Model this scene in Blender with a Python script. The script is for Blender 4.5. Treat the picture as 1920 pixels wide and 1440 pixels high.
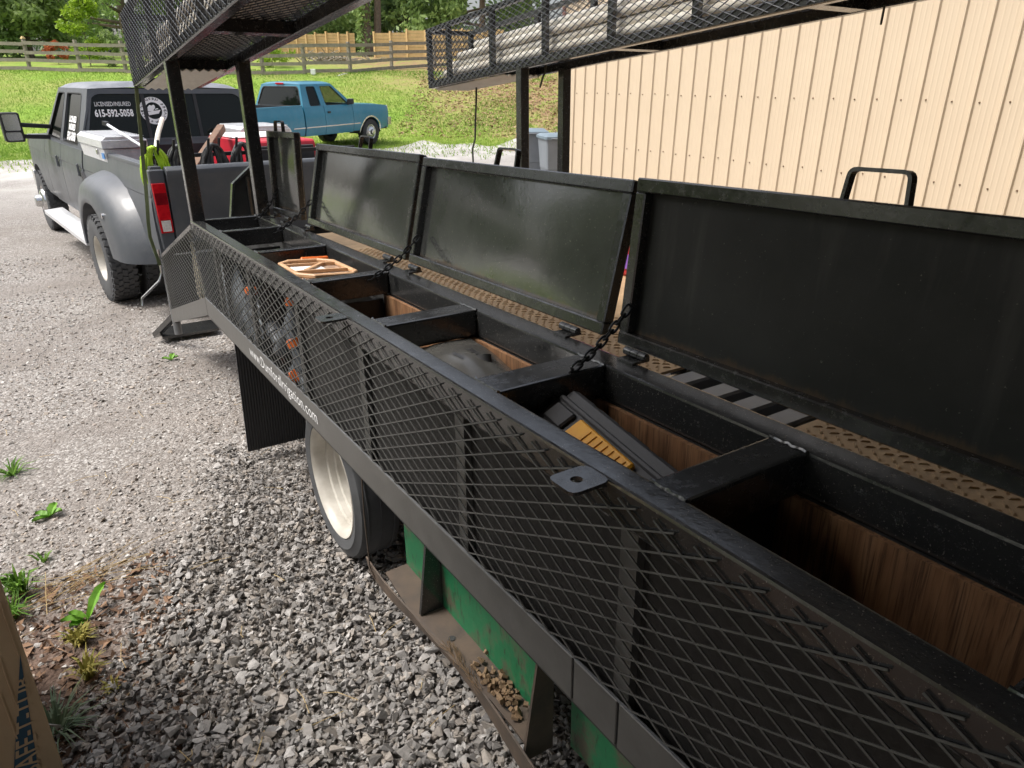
import bpy, bmesh, math, random
import numpy as np
from mathutils import Matrix, Vector, Euler
random.seed(7); rng = np.random.default_rng(7)
for o in list(bpy.data.objects): bpy.data.objects.remove(o)
scene = bpy.context.scene
COL = scene.collection
R_ = math.radians

# ------------------------------------------------------------------ camera
PITCH, YAW, ROLL, CAMH = R_(22.92), R_(32.9), R_(0.44), 1.75
fw = Vector((math.sin(YAW)*math.cos(PITCH), math.cos(YAW)*math.cos(PITCH), -math.sin(PITCH)))
rt = Vector((math.cos(YAW), -math.sin(YAW), 0)); up = rt.cross(fw)
rt2 = rt*math.cos(ROLL)+up*math.sin(ROLL); up2 = up*math.cos(ROLL)-rt*math.sin(ROLL)
cd = bpy.data.cameras.new('camera'); cam = bpy.data.objects.new('camera', cd); COL.objects.link(cam)
cam.matrix_world = Matrix(((rt2.x, up2.x, -fw.x, 0), (rt2.y, up2.y, -fw.y, 0), (rt2.z, up2.z, -fw.z, CAMH), (0, 0, 0, 1)))
cd.sensor_fit = 'HORIZONTAL'; cd.sensor_width = 36.0; cd.lens = 36.0*1331/1920
cd.clip_start = 0.02; cd.clip_end = 500
scene.camera = cam

# ------------------------------------------------------------------ sky, sun, exposure
SUN_EL, SUN_AZ = R_(58), R_(-62)            # azimuth measured from +Y towards +X
w = bpy.data.worlds.new('World'); scene.world = w; w.use_nodes = True
nt = w.node_tree; bg = nt.nodes['Background']
sky = nt.nodes.new('ShaderNodeTexSky'); sky.sky_type = 'NISHITA'; sky.sun_disc = False
sky.sun_elevation = SUN_EL; sky.sun_rotation = SUN_AZ
sky.air_density = 1.0; sky.dust_density = 6.0; sky.ozone_density = 1.0
hs = nt.nodes.new('ShaderNodeHueSaturation'); hs.inputs['Saturation'].default_value = 0.48
nt.links.new(sky.outputs[0], hs.inputs['Color']); nt.links.new(hs.outputs[0], bg.inputs[0]); bg.inputs[1].default_value = 0.15
sd = bpy.data.lights.new('sun', 'SUN'); sd.energy = 1.5; sd.angle = R_(16); sd.color = (1.0, 0.97, 0.925)
sun = bpy.data.objects.new('sun', sd); COL.objects.link(sun)
sdir = Vector((math.sin(SUN_AZ)*math.cos(SUN_EL), math.cos(SUN_AZ)*math.cos(SUN_EL), math.sin(SUN_EL)))
sun.rotation_euler = sdir.to_track_quat('Z', 'Y').to_euler(); sun.location = (0, 0, 20)
scene.view_settings.view_transform = 'Standard'; scene.view_settings.look = 'None'
scene.view_settings.exposure = 0.88; scene.view_settings.gamma = 1.0; scene.view_settings.use_curve_mapping = False

# ------------------------------------------------------------------ materials
def S2L(r, g, b):
    f = lambda c: (c/255/12.92 if c <= 10 else ((c/255+.055)/1.055)**2.4)
    return (f(r), f(g), f(b))
class NT:
    """small helper around a Principled material"""
    def __init__(s, name):
        s.m = bpy.data.materials.new(name); s.m.use_nodes = True; s.t = s.m.node_tree
        s.b = s.t.nodes['Principled BSDF']; s.co = None
    def n(s, typ, **kw):
        nd = s.t.nodes.new('ShaderNode'+typ)
        for k, v in kw.items():
            if k.startswith('i_'):
                key = k[2:].replace('_', ' ')
                nd.inputs[key].default_value = v
            else: setattr(nd, k, v)
        return nd
    def l(s, a, b): s.t.links.new(a, b)
    def coord(s, scale=(1, 1, 1), obj=True, rot=(0, 0, 0)):
        tc = s.n('TexCoord'); mp = s.n('Mapping'); mp.inputs['Scale'].default_value = scale; mp.inputs['Rotation'].default_value = rot
        if obj == 'world':
            g = s.n('NewGeometry'); s.l(g.outputs['Position'], mp.inputs['Vector'])
        else: s.l(tc.outputs['Object'], mp.inputs['Vector'])
        return mp.outputs[0]
    def noise(s, vec, scale, detail=4, rough=.6, dist=0):
        nd = s.n('TexNoise', i_Scale=scale, i_Detail=detail, i_Roughness=rough, i_Distortion=dist); s.l(vec, nd.inputs['Vector']); return nd
    def ramp(s, fac, stops):
        r = s.n('ValToRGB'); e = r.color_ramp.elements
        while len(e) < len(stops): e.new(.5)
        for el, (p, c) in zip(e, stops):
            el.position = p; el.color = (*c, 1) if len(c) == 3 else c
        s.l(fac, r.inputs[0]); return r.outputs[0]
    def mix(s, fac, a, b, mode='MIX'):
        m = s.n('Mix', data_type='RGBA', blend_type=mode)
        if isinstance(fac, (int, float)): m.inputs[0].default_value = fac
        else: s.l(fac, m.inputs[0])
        for sock, v in ((m.inputs[6], a), (m.inputs[7], b)):
            if isinstance(v, tuple): sock.default_value = (*v[:3], 1)
            else: s.l(v, sock)
        return m.outputs[2]
    def bump(s, h, strength=.3, dist=.01, prev=None):
        b = s.n('Bump', i_Strength=strength, i_Distance=dist); s.l(h, b.inputs['Height'])
        if prev is not None: s.l(prev, b.inputs['Normal'])
        return b.outputs[0]
    def set(s, col=None, rough=None, metal=None, normal=None, spec=None):
        for key, v in (('Base Color', col), ('Roughness', rough), ('Metallic', metal), ('Normal', normal), ('Specular IOR Level', spec)):
            if v is None: continue
            if isinstance(v, tuple): s.b.inputs[key].default_value = (*v[:3], 1)
            elif isinstance(v, (int, float)): s.b.inputs[key].default_value = v
            else: s.l(v, s.b.inputs[key])
        return s.m
MATS = {}
def simple(name, c1, c2=None, scale=6, rough=.5, metal=0, bump=0, bscale=60, rvar=.12, spec=.5, detail=5):
    if name in MATS: return MATS[name]
    t = NT(name); v = t.coord(); c2 = c2 or tuple(x*.75 for x in c1)
    nz = t.noise(v, scale, detail); col = t.ramp(nz.outputs[0], [(.3, c2), (.7, c1)])
    r = t.n('MapRange', i_To_Min=max(.02, rough-rvar), i_To_Max=min(1, rough+rvar)); t.l(nz.outputs[0], r.inputs[0])
    nrm = None
    if bump: nrm = t.bump(t.noise(v, bscale, 3).outputs[0], bump, .004)
    MATS[name] = t.set(col, r.outputs[0], metal, nrm, spec); return MATS[name]

def m_black(name='black_enamel', rough=.3, dust=.5, base=.019, rust=False):
    """brushed-on black enamel on steel: scratches, dust specks, slightly uneven gloss"""
    t = NT(name); v = t.coord()
    big = t.noise(v, 3, 5); fine = t.noise(v, 90, 3); sp = t.noise(v, 260, 2, .7)
    base_c = t.ramp(big.outputs[0], [(.3, (base*.75, base*.8, base*.85)), (.75, (base*1.5, base*1.5, base*1.45))])
    vo = t.coord((34, 34, 34)); scr = t.noise(vo, 1, 6, .78)
    dm = t.ramp(scr.outputs[0], [(.58, (0, 0, 0)), (.80, (dust*.7,)*3)])
    c = t.mix(dm, base_c, (.085, .088, .086))
    spm = t.ramp(sp.outputs[0], [(.655, (0, 0, 0)), (.72, (dust,)*3)])
    c = t.mix(spm, c, (.22, .2, .17))
    if rust:
        rm = t.ramp(t.noise(v, 9, 6, .7).outputs[0], [(.62, (0, 0, 0)), (.74, (.8,)*3)])
        c = t.mix(rm, c, (.11, .06, .03))
    rr = t.n('MapRange', i_From_Min=.35, i_From_Max=.7, i_To_Min=max(.06, rough-.06), i_To_Max=rough+.14); t.l(scr.outputs[0], rr.inputs[0])
    nr = t.bump(fine.outputs[0], .08, .003)
    return t.set(c, rr.outputs[0], 0, nr, 1.0)
M = {}
M['black'] = m_black('black_enamel', .2)
M['black_dull'] = m_black('black_enamel_worn', .16, .8, .022)
M['black_deep'] = m_black('black_plywood_paint', .6, .3, .009)
def m_lid(name='lid_sheet_enamel', r0=.05, r1=.2, base=.055, spec=1.0, sp0=.655):
    """inside sheet of the lids: glossy brushed black enamel, drip runs, rust film along the lower edge"""
    t = NT(name); v = t.coord()
    run = t.noise(t.coord((14, 14, 1.2)), 1, 4, .6); big = t.noise(v, 5, 4); orange = t.noise(v, 120, 2)
    c = t.ramp(big.outputs[0], [(.3, (base*.7, base*.75, base*.72)), (.7, (base*1.2, base*1.25, base*1.2))])
    dr = t.ramp(run.outputs[0], [(.56, (0, 0, 0)), (.70, (.34,)*3)]); c = t.mix(dr, c, (.07, .07, .065))
    spk = t.ramp(t.noise(v, 130, 2, .7).outputs[0], [(sp0, (0, 0, 0)), (sp0+.06, (.6,)*3)]); c = t.mix(spk, c, (.16, .15, .13))
    # rust film: local z (object origin at sheet base)
    tc = t.n('TexCoord'); sx = t.n('SeparateXYZ'); t.l(tc.outputs['Object'], sx.inputs[0])
    ad = t.n('Math', operation='MULTIPLY_ADD'); t.l(t.noise(t.coord((30, 30, 8)), 1, 5, .7).outputs[0], ad.inputs[0]); ad.inputs[1].default_value = -.055; t.l(sx.outputs[2], ad.inputs[2])
    rm = t.ramp(ad.outputs[0], [(.0, (.6,)*3), (.012, (0, 0, 0))]); c = t.mix(rm, c, (.085, .055, .032))
    ro = t.n('MapRange', i_To_Min=r0, i_To_Max=r1); t.l(big.outputs[0], ro.inputs[0])
    nr = t.bump(orange.outputs[0], .10, .0015); nr = t.bump(big.outputs[0], .05, .02, nr)
    return t.set(c, ro.outputs[0], 0, nr, spec)
M['lid'] = m_lid(); M['lid_matte'] = m_lid('lid_sheet_matte', .40, .65, .026, .18, .70)
def m_ply():
    t = NT('plywood')
    gr = t.noise(t.coord((150, 150, 5)), 1, 5, .7, .8); sw = t.noise(t.coord((5, 5, 2.2)), 1, 4, .55, 1.2); sw2 = t.noise(t.coord((9, 9, 1.5)), 1, 3, .6, 2.8)
    c = t.ramp(sw2.outputs[0], [(.28, (.17, .082, .040)), (.5, (.26, .135, .066)), (.75, (.34, .19, .098))])
    c = t.mix(t.ramp(gr.outputs[0], [(.47, (0, 0, 0)), (.62, (.85,)*3)]), c, (.07, .035, .02))
    c = t.mix(t.ramp(sw.outputs[0], [(.48, (0, 0, 0)), (.68, (.65,)*3)]), c, (.065, .038, .024))
    return t.set(c, .62, 0, t.bump(gr.outputs[0], .3, .004), .3)
M['ply'] = m_ply()
M['tan_tread'] = simple('dusty_tread_plate', (.62, .43, .24), (.42, .28, .15), 12, .75, 0, .2, 120)
M['steel_grey'] = simple('grey_bare_steel', (.24, .25, .26), (.16, .165, .17), 8, .45, .5, .08)
M['strap_grey'] = simple('grey_painted_flat_bar', (.11, .108, .102), (.075, .074, .07), 14, .42, .1, .08, 80)
M['mesh_wire'] = simple('dark_expanded_metal', (.075, .074, .071), (.045, .045, .043), 20, .42, .1)
M['mesh_black'] = simple('black_expanded_metal', (.03, .034, .04), (.018, .02, .024), 20, .4, .2)
M['pvc'] = simple('white_pvc', (.82, .79, .70), (.68, .62, .52), 7, .38, 0, 0)
M['pvc_grey'] = simple('weathered_grey_pvc', (.74, .70, .63), (.58, .53, .46), 7, .5)
M['rubber'] = simple('black_rubber', (.032, .033, .035), (.022, .022, .024), 12, .72, 0, .15, 90)
M['rubber_grey'] = simple('grey_dusty_rubber', (.085, .088, .092), (.05, .052, .055), 9, .75, 0, .15, 70)
M['rim_white'] = simple('white_wheel_paint', (.58, .555, .50), (.36, .33, .28), 8, .42, 0, .03)
def m_green():
    t = NT('old_green_paint'); v = t.coord(); a = t.noise(v, 8, 7, .7); b = t.noise(t.coord((50, 50, 14)), 1, 5, .75)
    c = t.ramp(a.outputs[0], [(.25, (.012, .11, .045)), (.6, (.018, .17, .068)), (.85, (.05, .20, .09))])
    c = t.mix(t.ramp(a.outputs[0], [(.49, (0, 0, 0)), (.62, (.9,)*3)]), c, (.10, .08, .058))
    c = t.mix(t.ramp(b.outputs[0], [(.56, (0, 0, 0)), (.66, (.85,)*3)]), c, (.035, .026, .02))
    return t.set(c, .5, 0, t.bump(b.outputs[0], .2, .003))
M['green'] = m_green()
M['rusty'] = simple('rusty_brown_steel', (.12, .085, .06), (.055, .045, .038), 9, .72, .1, .25, 70)
M['chain'] = simple('blackened_chain_steel', (.03, .03, .032), (.015, .015, .016), 30, .3, .6)
def m_paint(name, c, rough, dust, coat, dustc=(.24, .225, .205)):
    """car paint: road dust film in soft patches, fine scratches, faint waviness of old panels"""
    t = NT(name); v = t.coord(); big = t.noise(v, 1.6, 5, .6); mid = t.noise(v, 9, 6, .7); sc = t.noise(t.coord((6, 40, 90)), 1, 5, .75)
    col = t.ramp(big.outputs[0], [(.3, tuple(q*.88 for q in c)), (.7, tuple(q*1.1 for q in c))])
    dm = t.n('Math', operation='MULTIPLY'); t.l(t.ramp(big.outputs[0], [(.38, (.1,)*3), (.66, (1,)*3)]), dm.inputs[0]); t.l(t.ramp(mid.outputs[0], [(.35, (0, 0, 0)), (.75, (dust,)*3)]), dm.inputs[1])
    col = t.mix(dm.outputs[0], col, dustc); col = t.mix(t.ramp(sc.outputs[0], [(.66, (0, 0, 0)), (.78, (.35,)*3)]), col, tuple(q*1.9 for q in c))
    rr = t.n('MapRange', i_To_Min=rough-.06, i_To_Max=rough+.28); t.l(mid.outputs[0], rr.inputs[0])
    m = t.set(col, rr.outputs[0], 0, t.bump(big.outputs[0], .12, .03), .45); t.b.inputs['Coat Weight'].default_value = coat; t.b.inputs['Coat Roughness'].default_value = .12
    return m
M['truck_grey'] = m_paint('satin_grey_truck_paint', (.070, .078, .090), .36, .35, .12)
M['truck_roof'] = simple('peeling_grey_roof_paint', (.26, .27, .30), (.11, .12, .14), 5, .5, 0, .1, 40)
M['blue'] = m_paint('teal_blue_car_paint', (.012, .175, .275), .24, .22, .5)
M['chrome'] = simple('chrome_trim', (.7, .7, .7), (.55, .55, .55), 8, .2, .95)
M['plastic'] = simple('black_moulded_plastic', (.02, .02, .022), (.014, .014, .015), 12, .5, 0, .1, 150)
M['red_lens'] = simple('red_lamp_lens', (.62, .010, .018), (.42, .006, .012), 30, .15, 0, .1, 90)
M['red_dark'] = simple('smoked_red_lens', (.22, .006, .012), (.15, .004, .008), 30, .15, 0, .1, 90)
M['white_lens'] = simple('clear_lamp_lens', (.75, .72, .68), (.5, .48, .46), 60, .2, 0, .3, 130)
def m_glass(name, tint, trans):
    t = NT(name); t.set(tint, .03, 0, None, .28)
    tr = t.n('BsdfTransparent'); tr.inputs[0].default_value = (.8*trans+.2, .86*trans+.14, .82*trans+.18, 1)
    mx = t.n('MixShader'); mx.inputs[0].default_value = 1-trans
    out = t.t.nodes['Material Output']; t.l(tr.outputs[0], mx.inputs[1]); t.l(t.b.outputs[0], mx.inputs[2]); t.l(mx.outputs[0], out.inputs[0])
    return t.m
M['glass_dark'] = m_glass('tinted_window_glass', (.006, .009, .007), .25)
M['glass_clear'] = m_glass('clear_window_glass', (.012, .02, .016), .8)
M['decal'] = simple('white_vinyl', (.82, .82, .82), (.76, .76, .76), 5, .45)
M['alu'] = simple('bright_tread_aluminium', (.78, .79, .81), (.62, .63, .65), 30, .34, .4, .1, 60)
M['red'] = simple('red_machine_paint', (.55, .022, .04), (.42, .016, .03), 6, .4)
M['lime'] = simple('lime_hose', (.45, .68, .03), (.33, .52, .02), 20, .45)
M['cable'] = simple('black_cable', (.03, .03, .03), (.05, .05, .05), 20, .55)
M['brown_steel'] = simple('rust_brown_square_tube', (.2, .115, .07), (.12, .07, .045), 20, .6, .3)
M['orange'] = simple('orange_plastic', (.78, .17, .02), (.68, .13, .015), 10, .4)
M['tan_plastic'] = simple('faded_orange_plastic_frame', (.60, .37, .20), (.48, .28, .15), 12, .5)
M['clear_plastic'] = simple('cloudy_plastic_cover', (.52, .40, .30), (.34, .24, .18), 20, .25, 0, .1)
M['yellow'] = simple('yellow_plastic', (.75, .36, .01), (.62, .28, .008), 12, .45)
M['case_black'] = simple('dusty_black_case_plastic', (.045, .045, .047), (.026, .026, .028), 25, .55, 0, .15, 160)
M['bag'] = simple('grey_plastic_bag', (.085, .083, .076), (.055, .054, .05), 10, .25, 0, .15, 30)
M['fit_grey'] = simple('grey_plastic_fitting', (.15, .165, .185), (.09, .10, .115), 14, .45)
M['card'] = simple('corrugated_cardboard', (.58, .43, .27), (.52, .375, .23), 14, .8, 0, .1, 200)
M['card_blue'] = simple('printed_blue_ink', (.035, .095, .15), (.028, .08, .13), 30, .7)
M['webbing'] = simple('olive_webbing', (.13, .16, .07), (.08, .10, .045), 20, .8, 0, .2, 300)
M['cord'] = simple('dark_cord', (.05, .055, .04), None, 20, .8)
# ------------------------------------------------------------------ geometry helpers
WM = {}                                   # world matrix of every object made here
FR = [Matrix.Identity(4)]                 # current frame
class frame:
    def __init__(s, m): s.m = m
    def __enter__(s): FR.append(s.m)
    def __exit__(s, *a): FR.pop()
def rotm(rx=0, ry=0, rz=0): return Euler((R_(rx), R_(ry), R_(rz))).to_matrix()
class MB:
    def __init__(s): s.v = []; s.f = []; s.mi = []
    def add(s, vs, fs, mi=0):
        o = len(s.v); s.v += [Vector(x) for x in vs]; s.f += [tuple(i+o for i in f) for f in fs]; s.mi += [mi]*len(fs); return s
    def box(s, c, size, rot=None, mi=0, taper=1.0):
        c = Vector(c); x, y, z = (k/2 for k in size); vs = []
        for sx, sy, sz in ((-1,-1,-1),(1,-1,-1),(1,1,-1),(-1,1,-1),(-1,-1,1),(1,-1,1),(1,1,1),(-1,1,1)):
            k = taper if sz > 0 else 1
            p = Vector((sx*x*k, sy*y*k, sz*z)); vs.append(c+(rot @ p if rot is not None else p))
        return s.add(vs, [(0,3,2,1),(4,5,6,7),(0,1,5,4),(1,2,6,5),(2,3,7,6),(3,0,4,7)], mi)
    def b2(s, lo, hi, mi=0):
        return s.box([(a+b)/2 for a, b in zip(lo, hi)], [b-a for a, b in zip(lo, hi)], mi=mi)
    def bar(s, a, b, w, h, up=(0, 0, 1), mi=0):
        a, b = Vector(a), Vector(b); d = (b-a); L = d.length; d.normalize(); u = Vector(up)
        x = d.cross(u)
        if x.length < 1e-4: x = d.cross(Vector((1, 0, 0)))
        x.normalize(); u = x.cross(d); m = Matrix((x, d, u)).transposed()
        return s.box((a+b)/2, (w, L, h), m, mi)
    def loft(s, rings, cap=True, closed=True, mi=0):
        n = len(rings[0]); vs = [p for r in rings for p in r]; fs = []
        for i in range(len(rings)-1):
            for j in range(n if closed else n-1):
                k = (j+1) % n; fs.append((i*n+j, i*n+k, (i+1)*n+k, (i+1)*n+j))
        if cap and closed: fs.append(tuple(range(n-1, -1, -1))); fs.append(tuple((len(rings)-1)*n+j for j in range(n)))
        return s.add(vs, fs, mi)
    def tube(s, pts, r, n=8, closed=False, mi=0, cap=True, sq=None):
        pts = [Vector(p) for p in pts]; N = len(pts); rings = []; prev = None
        for i, p in enumerate(pts):
            if closed: t = pts[(i+1) % N]-pts[i-1]
            else: t = pts[min(i+1, N-1)]-pts[max(i-1, 0)]
            t.normalize()
            if prev is None:
                a = Vector((0, 0, 1)) if abs(t.z) < .9 else Vector((1, 0, 0)); x = t.cross(a).normalized()
            else: x = (prev-t*prev.dot(t)).normalized()
            prev = x; y = t.cross(x); rr = r[i] if isinstance(r, (list, tuple)) else r
            rings.append([p+(x*math.cos(q*2*math.pi/n)+y*math.sin(q*2*math.pi/n))*rr for q in range(n)])
        if closed: rings.append(rings[0]); cap = False
        return s.loft(rings, cap, True, mi)
    def lathe(s, prof, o, axis, n=32, mi=0):
        """profile of (radius, offset along axis); axis 'x'"""
        rings = []
        for r, a in prof:
            ring = []
            for q in range(n):
                t = q*2*math.pi/n; c, d = r*math.cos(t), r*math.sin(t)
                ring.append(Vector(o)+(Vector((a, c, d)) if axis == 'x' else Vector((c, d, a)) if axis == 'z' else Vector((d, a, c))))
            rings.append(ring)
        return s.loft(rings, False, True, mi)
    def prism(s, poly, fn, d0, d1, mi=0):
        """polygon (u,v) mapped by fn(u,v,d) and given thickness d0..d1"""
        n = len(poly); vs = [Vector(fn(u, v, d0)) for u, v in poly]+[Vector(fn(u, v, d1)) for u, v in poly]
        fs = [tuple(range(n-1, -1, -1)), tuple(range(n, 2*n))]+[(i, (i+1) % n, n+(i+1) % n, n+i) for i in range(n)]
        return s.add(vs, fs, mi)
    def ring(s, outer, inner, fn, d0, d1, mi=0):
        n = len(outer); P = []
        for d in (d0, d1):
            P += [Vector(fn(u, v, d)) for u, v in outer]+[Vector(fn(u, v, d)) for u, v in inner]
        fs = []
        for i in range(n):
            k = (i+1) % n
            fs += [(i, k, n+k, n+i), (2*n+k, 2*n+i, 3*n+i, 3*n+k), (i, 2*n+i, 2*n+k, k), (n+k, 3*n+k, 3*n+i, n+i)]
        return s.add(P, fs, mi)
    def grid(s, fn, nu, nv, mi=0):
        vs = [Vector(fn(i/nu, j/nv)) for i in range(nu+1) for j in range(nv+1)]
        fs = [(i*(nv+1)+j, (i+1)*(nv+1)+j, (i+1)*(nv+1)+j+1, i*(nv+1)+j+1) for i in range(nu) for j in range(nv)]
        return s.add(vs, fs, mi)
    def build(s, name, mats, parent=None, bevel=0, seg=1, smooth=False, fixn=True, kind=None, label=None, cat=None, group=None, xf=None):
        if xf is not None: s.v = [xf @ p for p in s.v]
        if not isinstance(mats, (list, tuple)): mats = [mats]
        P = np.array([tuple(p) for p in s.v]); lo, hi = P.min(0), P.max(0)
        c = Vector(((lo[0]+hi[0])/2, (lo[1]+hi[1])/2, lo[2]))
        me = bpy.data.meshes.new(name); me.from_pydata([tuple(p-c) for p in s.v], [], s.f)
        for m in mats: me.materials.append(m)
        me.polygons.foreach_set('material_index', s.mi)
        if fixn or bevel:
            bm = bmesh.new(); bm.from_mesh(me)
            if fixn: bmesh.ops.recalc_face_normals(bm, faces=bm.faces)
            if bevel:
                es = [e for e in bm.edges if len(e.link_faces) == 2 and e.calc_face_angle(0) > .6]
                bmesh.ops.bevel(bm, geom=es, offset=bevel, segments=seg, affect='EDGES', profile=.6, clamp_overlap=True)
            bm.to_mesh(me); bm.free()
        if smooth:
            me.polygons.foreach_set('use_smooth', [True]*len(me.polygons))
            try: me.set_sharp_from_angle(angle=R_(smooth if smooth is not True else 40))
            except Exception: pass
        return link(name, me, FR[-1] @ Matrix.Translation(c), parent, kind, label, cat, group)
def link(name, data, world, parent=None, kind=None, label=None, cat=None, group=None):
    o = bpy.data.objects.new(name, data); COL.objects.link(o)
    if parent is not None: o.parent = parent; o.matrix_local = WM[parent].inverted() @ world
    else: o.matrix_world = world
    WM[o] = world.copy()
    if kind: o['kind'] = kind
    if label: o['label'] = label
    if cat: o['category'] = cat
    if group: o['group'] = group
    return o
def thing(name, label, cat, base=(0, 0, 0), group=None):
    o = link(name, None, FR[-1] @ Matrix.Translation(base), None, None, label, cat, group); o.empty_display_size = .1
    return o
def again(src, name, world, parent=None, label=None, group=None, cat=None):
    """another object sharing src's mesh"""
    return link(name, src.data, world, parent, src.get('kind'), label, cat, group)
def copy_tree(root, world, label=None, group=None):
    r = root.copy(); COL.objects.link(r); r.matrix_world = world; WM[r] = world.copy()
    if label: r['label'] = label
    if group: r['group'] = group
    for ch in [c for c in list(WM) if c.parent == root]:
        c2 = ch.copy(); COL.objects.link(c2); c2.parent = r; lm = WM[root].inverted() @ WM[ch]; c2.matrix_local = lm; WM[c2] = world @ lm
        for g in [c for c in list(WM) if c.parent == ch]:
            g2 = g.copy(); COL.objects.link(g2); g2.parent = c2; lg = WM[ch].inverted() @ WM[g]; g2.matrix_local = lg; WM[g2] = WM[c2] @ lg
    return r
def rpoly(pts, r, seg=4):
    """polygon with rounded corners; every corner gives seg+1 points"""
    out = []; n = len(pts)
    rs = r if isinstance(r, (list, tuple)) else [r]*n
    for i in range(n):
        p = Vector(pts[i]); a = Vector(pts[i-1])-p; b = Vector(pts[(i+1) % n])-p
        k = min(rs[i], a.length*.45, b.length*.45); p0 = p+a.normalized()*k; p1 = p+b.normalized()*k
        for q in range(seg+1):
            t = q/seg; out.append(tuple(p0*(1-t)**2+p*2*t*(1-t)+p1*t*t))
    return out
def fast_mesh(name, V, F, mat, parent=None, kind=None, label=None, cat=None, tint=None, smooth=False, group=None, world=None):
    """numpy triangles -> object"""
    me = bpy.data.meshes.new(name); nV, nF = len(V), len(F); k = F.shape[1]
    me.vertices.add(nV); me.vertices.foreach_set('co', np.ascontiguousarray(V, np.float32).ravel())
    me.loops.add(nF*k); me.loops.foreach_set('vertex_index', np.ascontiguousarray(F, np.int32).ravel())
    me.polygons.add(nF); me.polygons.foreach_set('loop_start', np.arange(0, nF*k, k, dtype=np.int32))
    try: me.polygons.foreach_set('loop_total', np.full(nF, k, np.int32))
    except Exception: pass
    if tint is not None:
        at = me.attributes.new('tint', 'FLOAT_COLOR', 'POINT'); at.data.foreach_set('color', np.ascontiguousarray(tint, np.float32).ravel())
    me.materials.append(mat); me.update(calc_edges=True); me.validate()
    me.polygons.foreach_set('use_smooth', [bool(smooth)]*len(me.polygons))
    return link(name, me, (world if world is not None else FR[-1]), parent, kind, label, cat, group)
def text_mb(txt, size, bold=0.0, align='CENTER', spacing=1.0):
    cu = bpy.data.curves.new('lettering', 'FONT'); cu.body = txt; cu.size = size; cu.align_x = align; cu.offset = bold; cu.space_character = spacing
    cu.resolution_u = 2
    o = bpy.data.objects.new('lettering', cu); COL.objects.link(o); dg = bpy.context.evaluated_depsgraph_get(); dg.update()
    me = bpy.data.meshes.new_from_object(o.evaluated_get(dg)); vs = [v.co.copy() for v in me.vertices]; fs = [tuple(p.vertices) for p in me.polygons]
    bpy.data.objects.remove(o); bpy.data.curves.remove(cu); bpy.data.meshes.remove(me)
    return vs, fs
def lettering(mb, txt, size, o, ux, uy, bold=0, align='CENTER', fn=None, spacing=1.0):
    vs, fs = text_mb(txt, size, bold, align, spacing); o, ux, uy = Vector(o), Vector(ux), Vector(uy)
    mb.add([fn(v.x, v.y) if fn else o+ux*v.x+uy*v.y for v in vs], fs)
def smooth01(t): t = max(0., min(1., t)); return t*t*(3-2*t)
SY, CY = math.sin(YAW), math.cos(YAW)
def ground_z(x, y):
    """height of the terrain"""
    s = x*SY+y*CY
    z = -.2*smooth01((y-2.6)/5.2)
    if s > 14: z += .16*min((s-14)/9, 1)
    if s > 22.5: z += 2.05*smooth01((s-22.5)/13.2)
    if s > 33: z += min(s-33, 19)*.075 + max(0, s-52)*.02
    return z
def hit_ground(u, v, lo=2., hi=90.):
    """where the sight line through photo pixel (u,v) meets the terrain"""
    d = lo
    while d < hi:
        p = ray_at(u, v, d)
        if p.z <= ground_z(p.x, p.y): return p
        d += .05
    return ray_at(u, v, hi)
def ray_at(u, v, depth):
    """world point seen at photo pixel (u,v) at a given distance along the view axis (used to survey positions)"""
    return Vector((0, 0, CAMH))+(rt2*((u-960)/1331)+up2*((720-v)/1331)+fw)*depth
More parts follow.
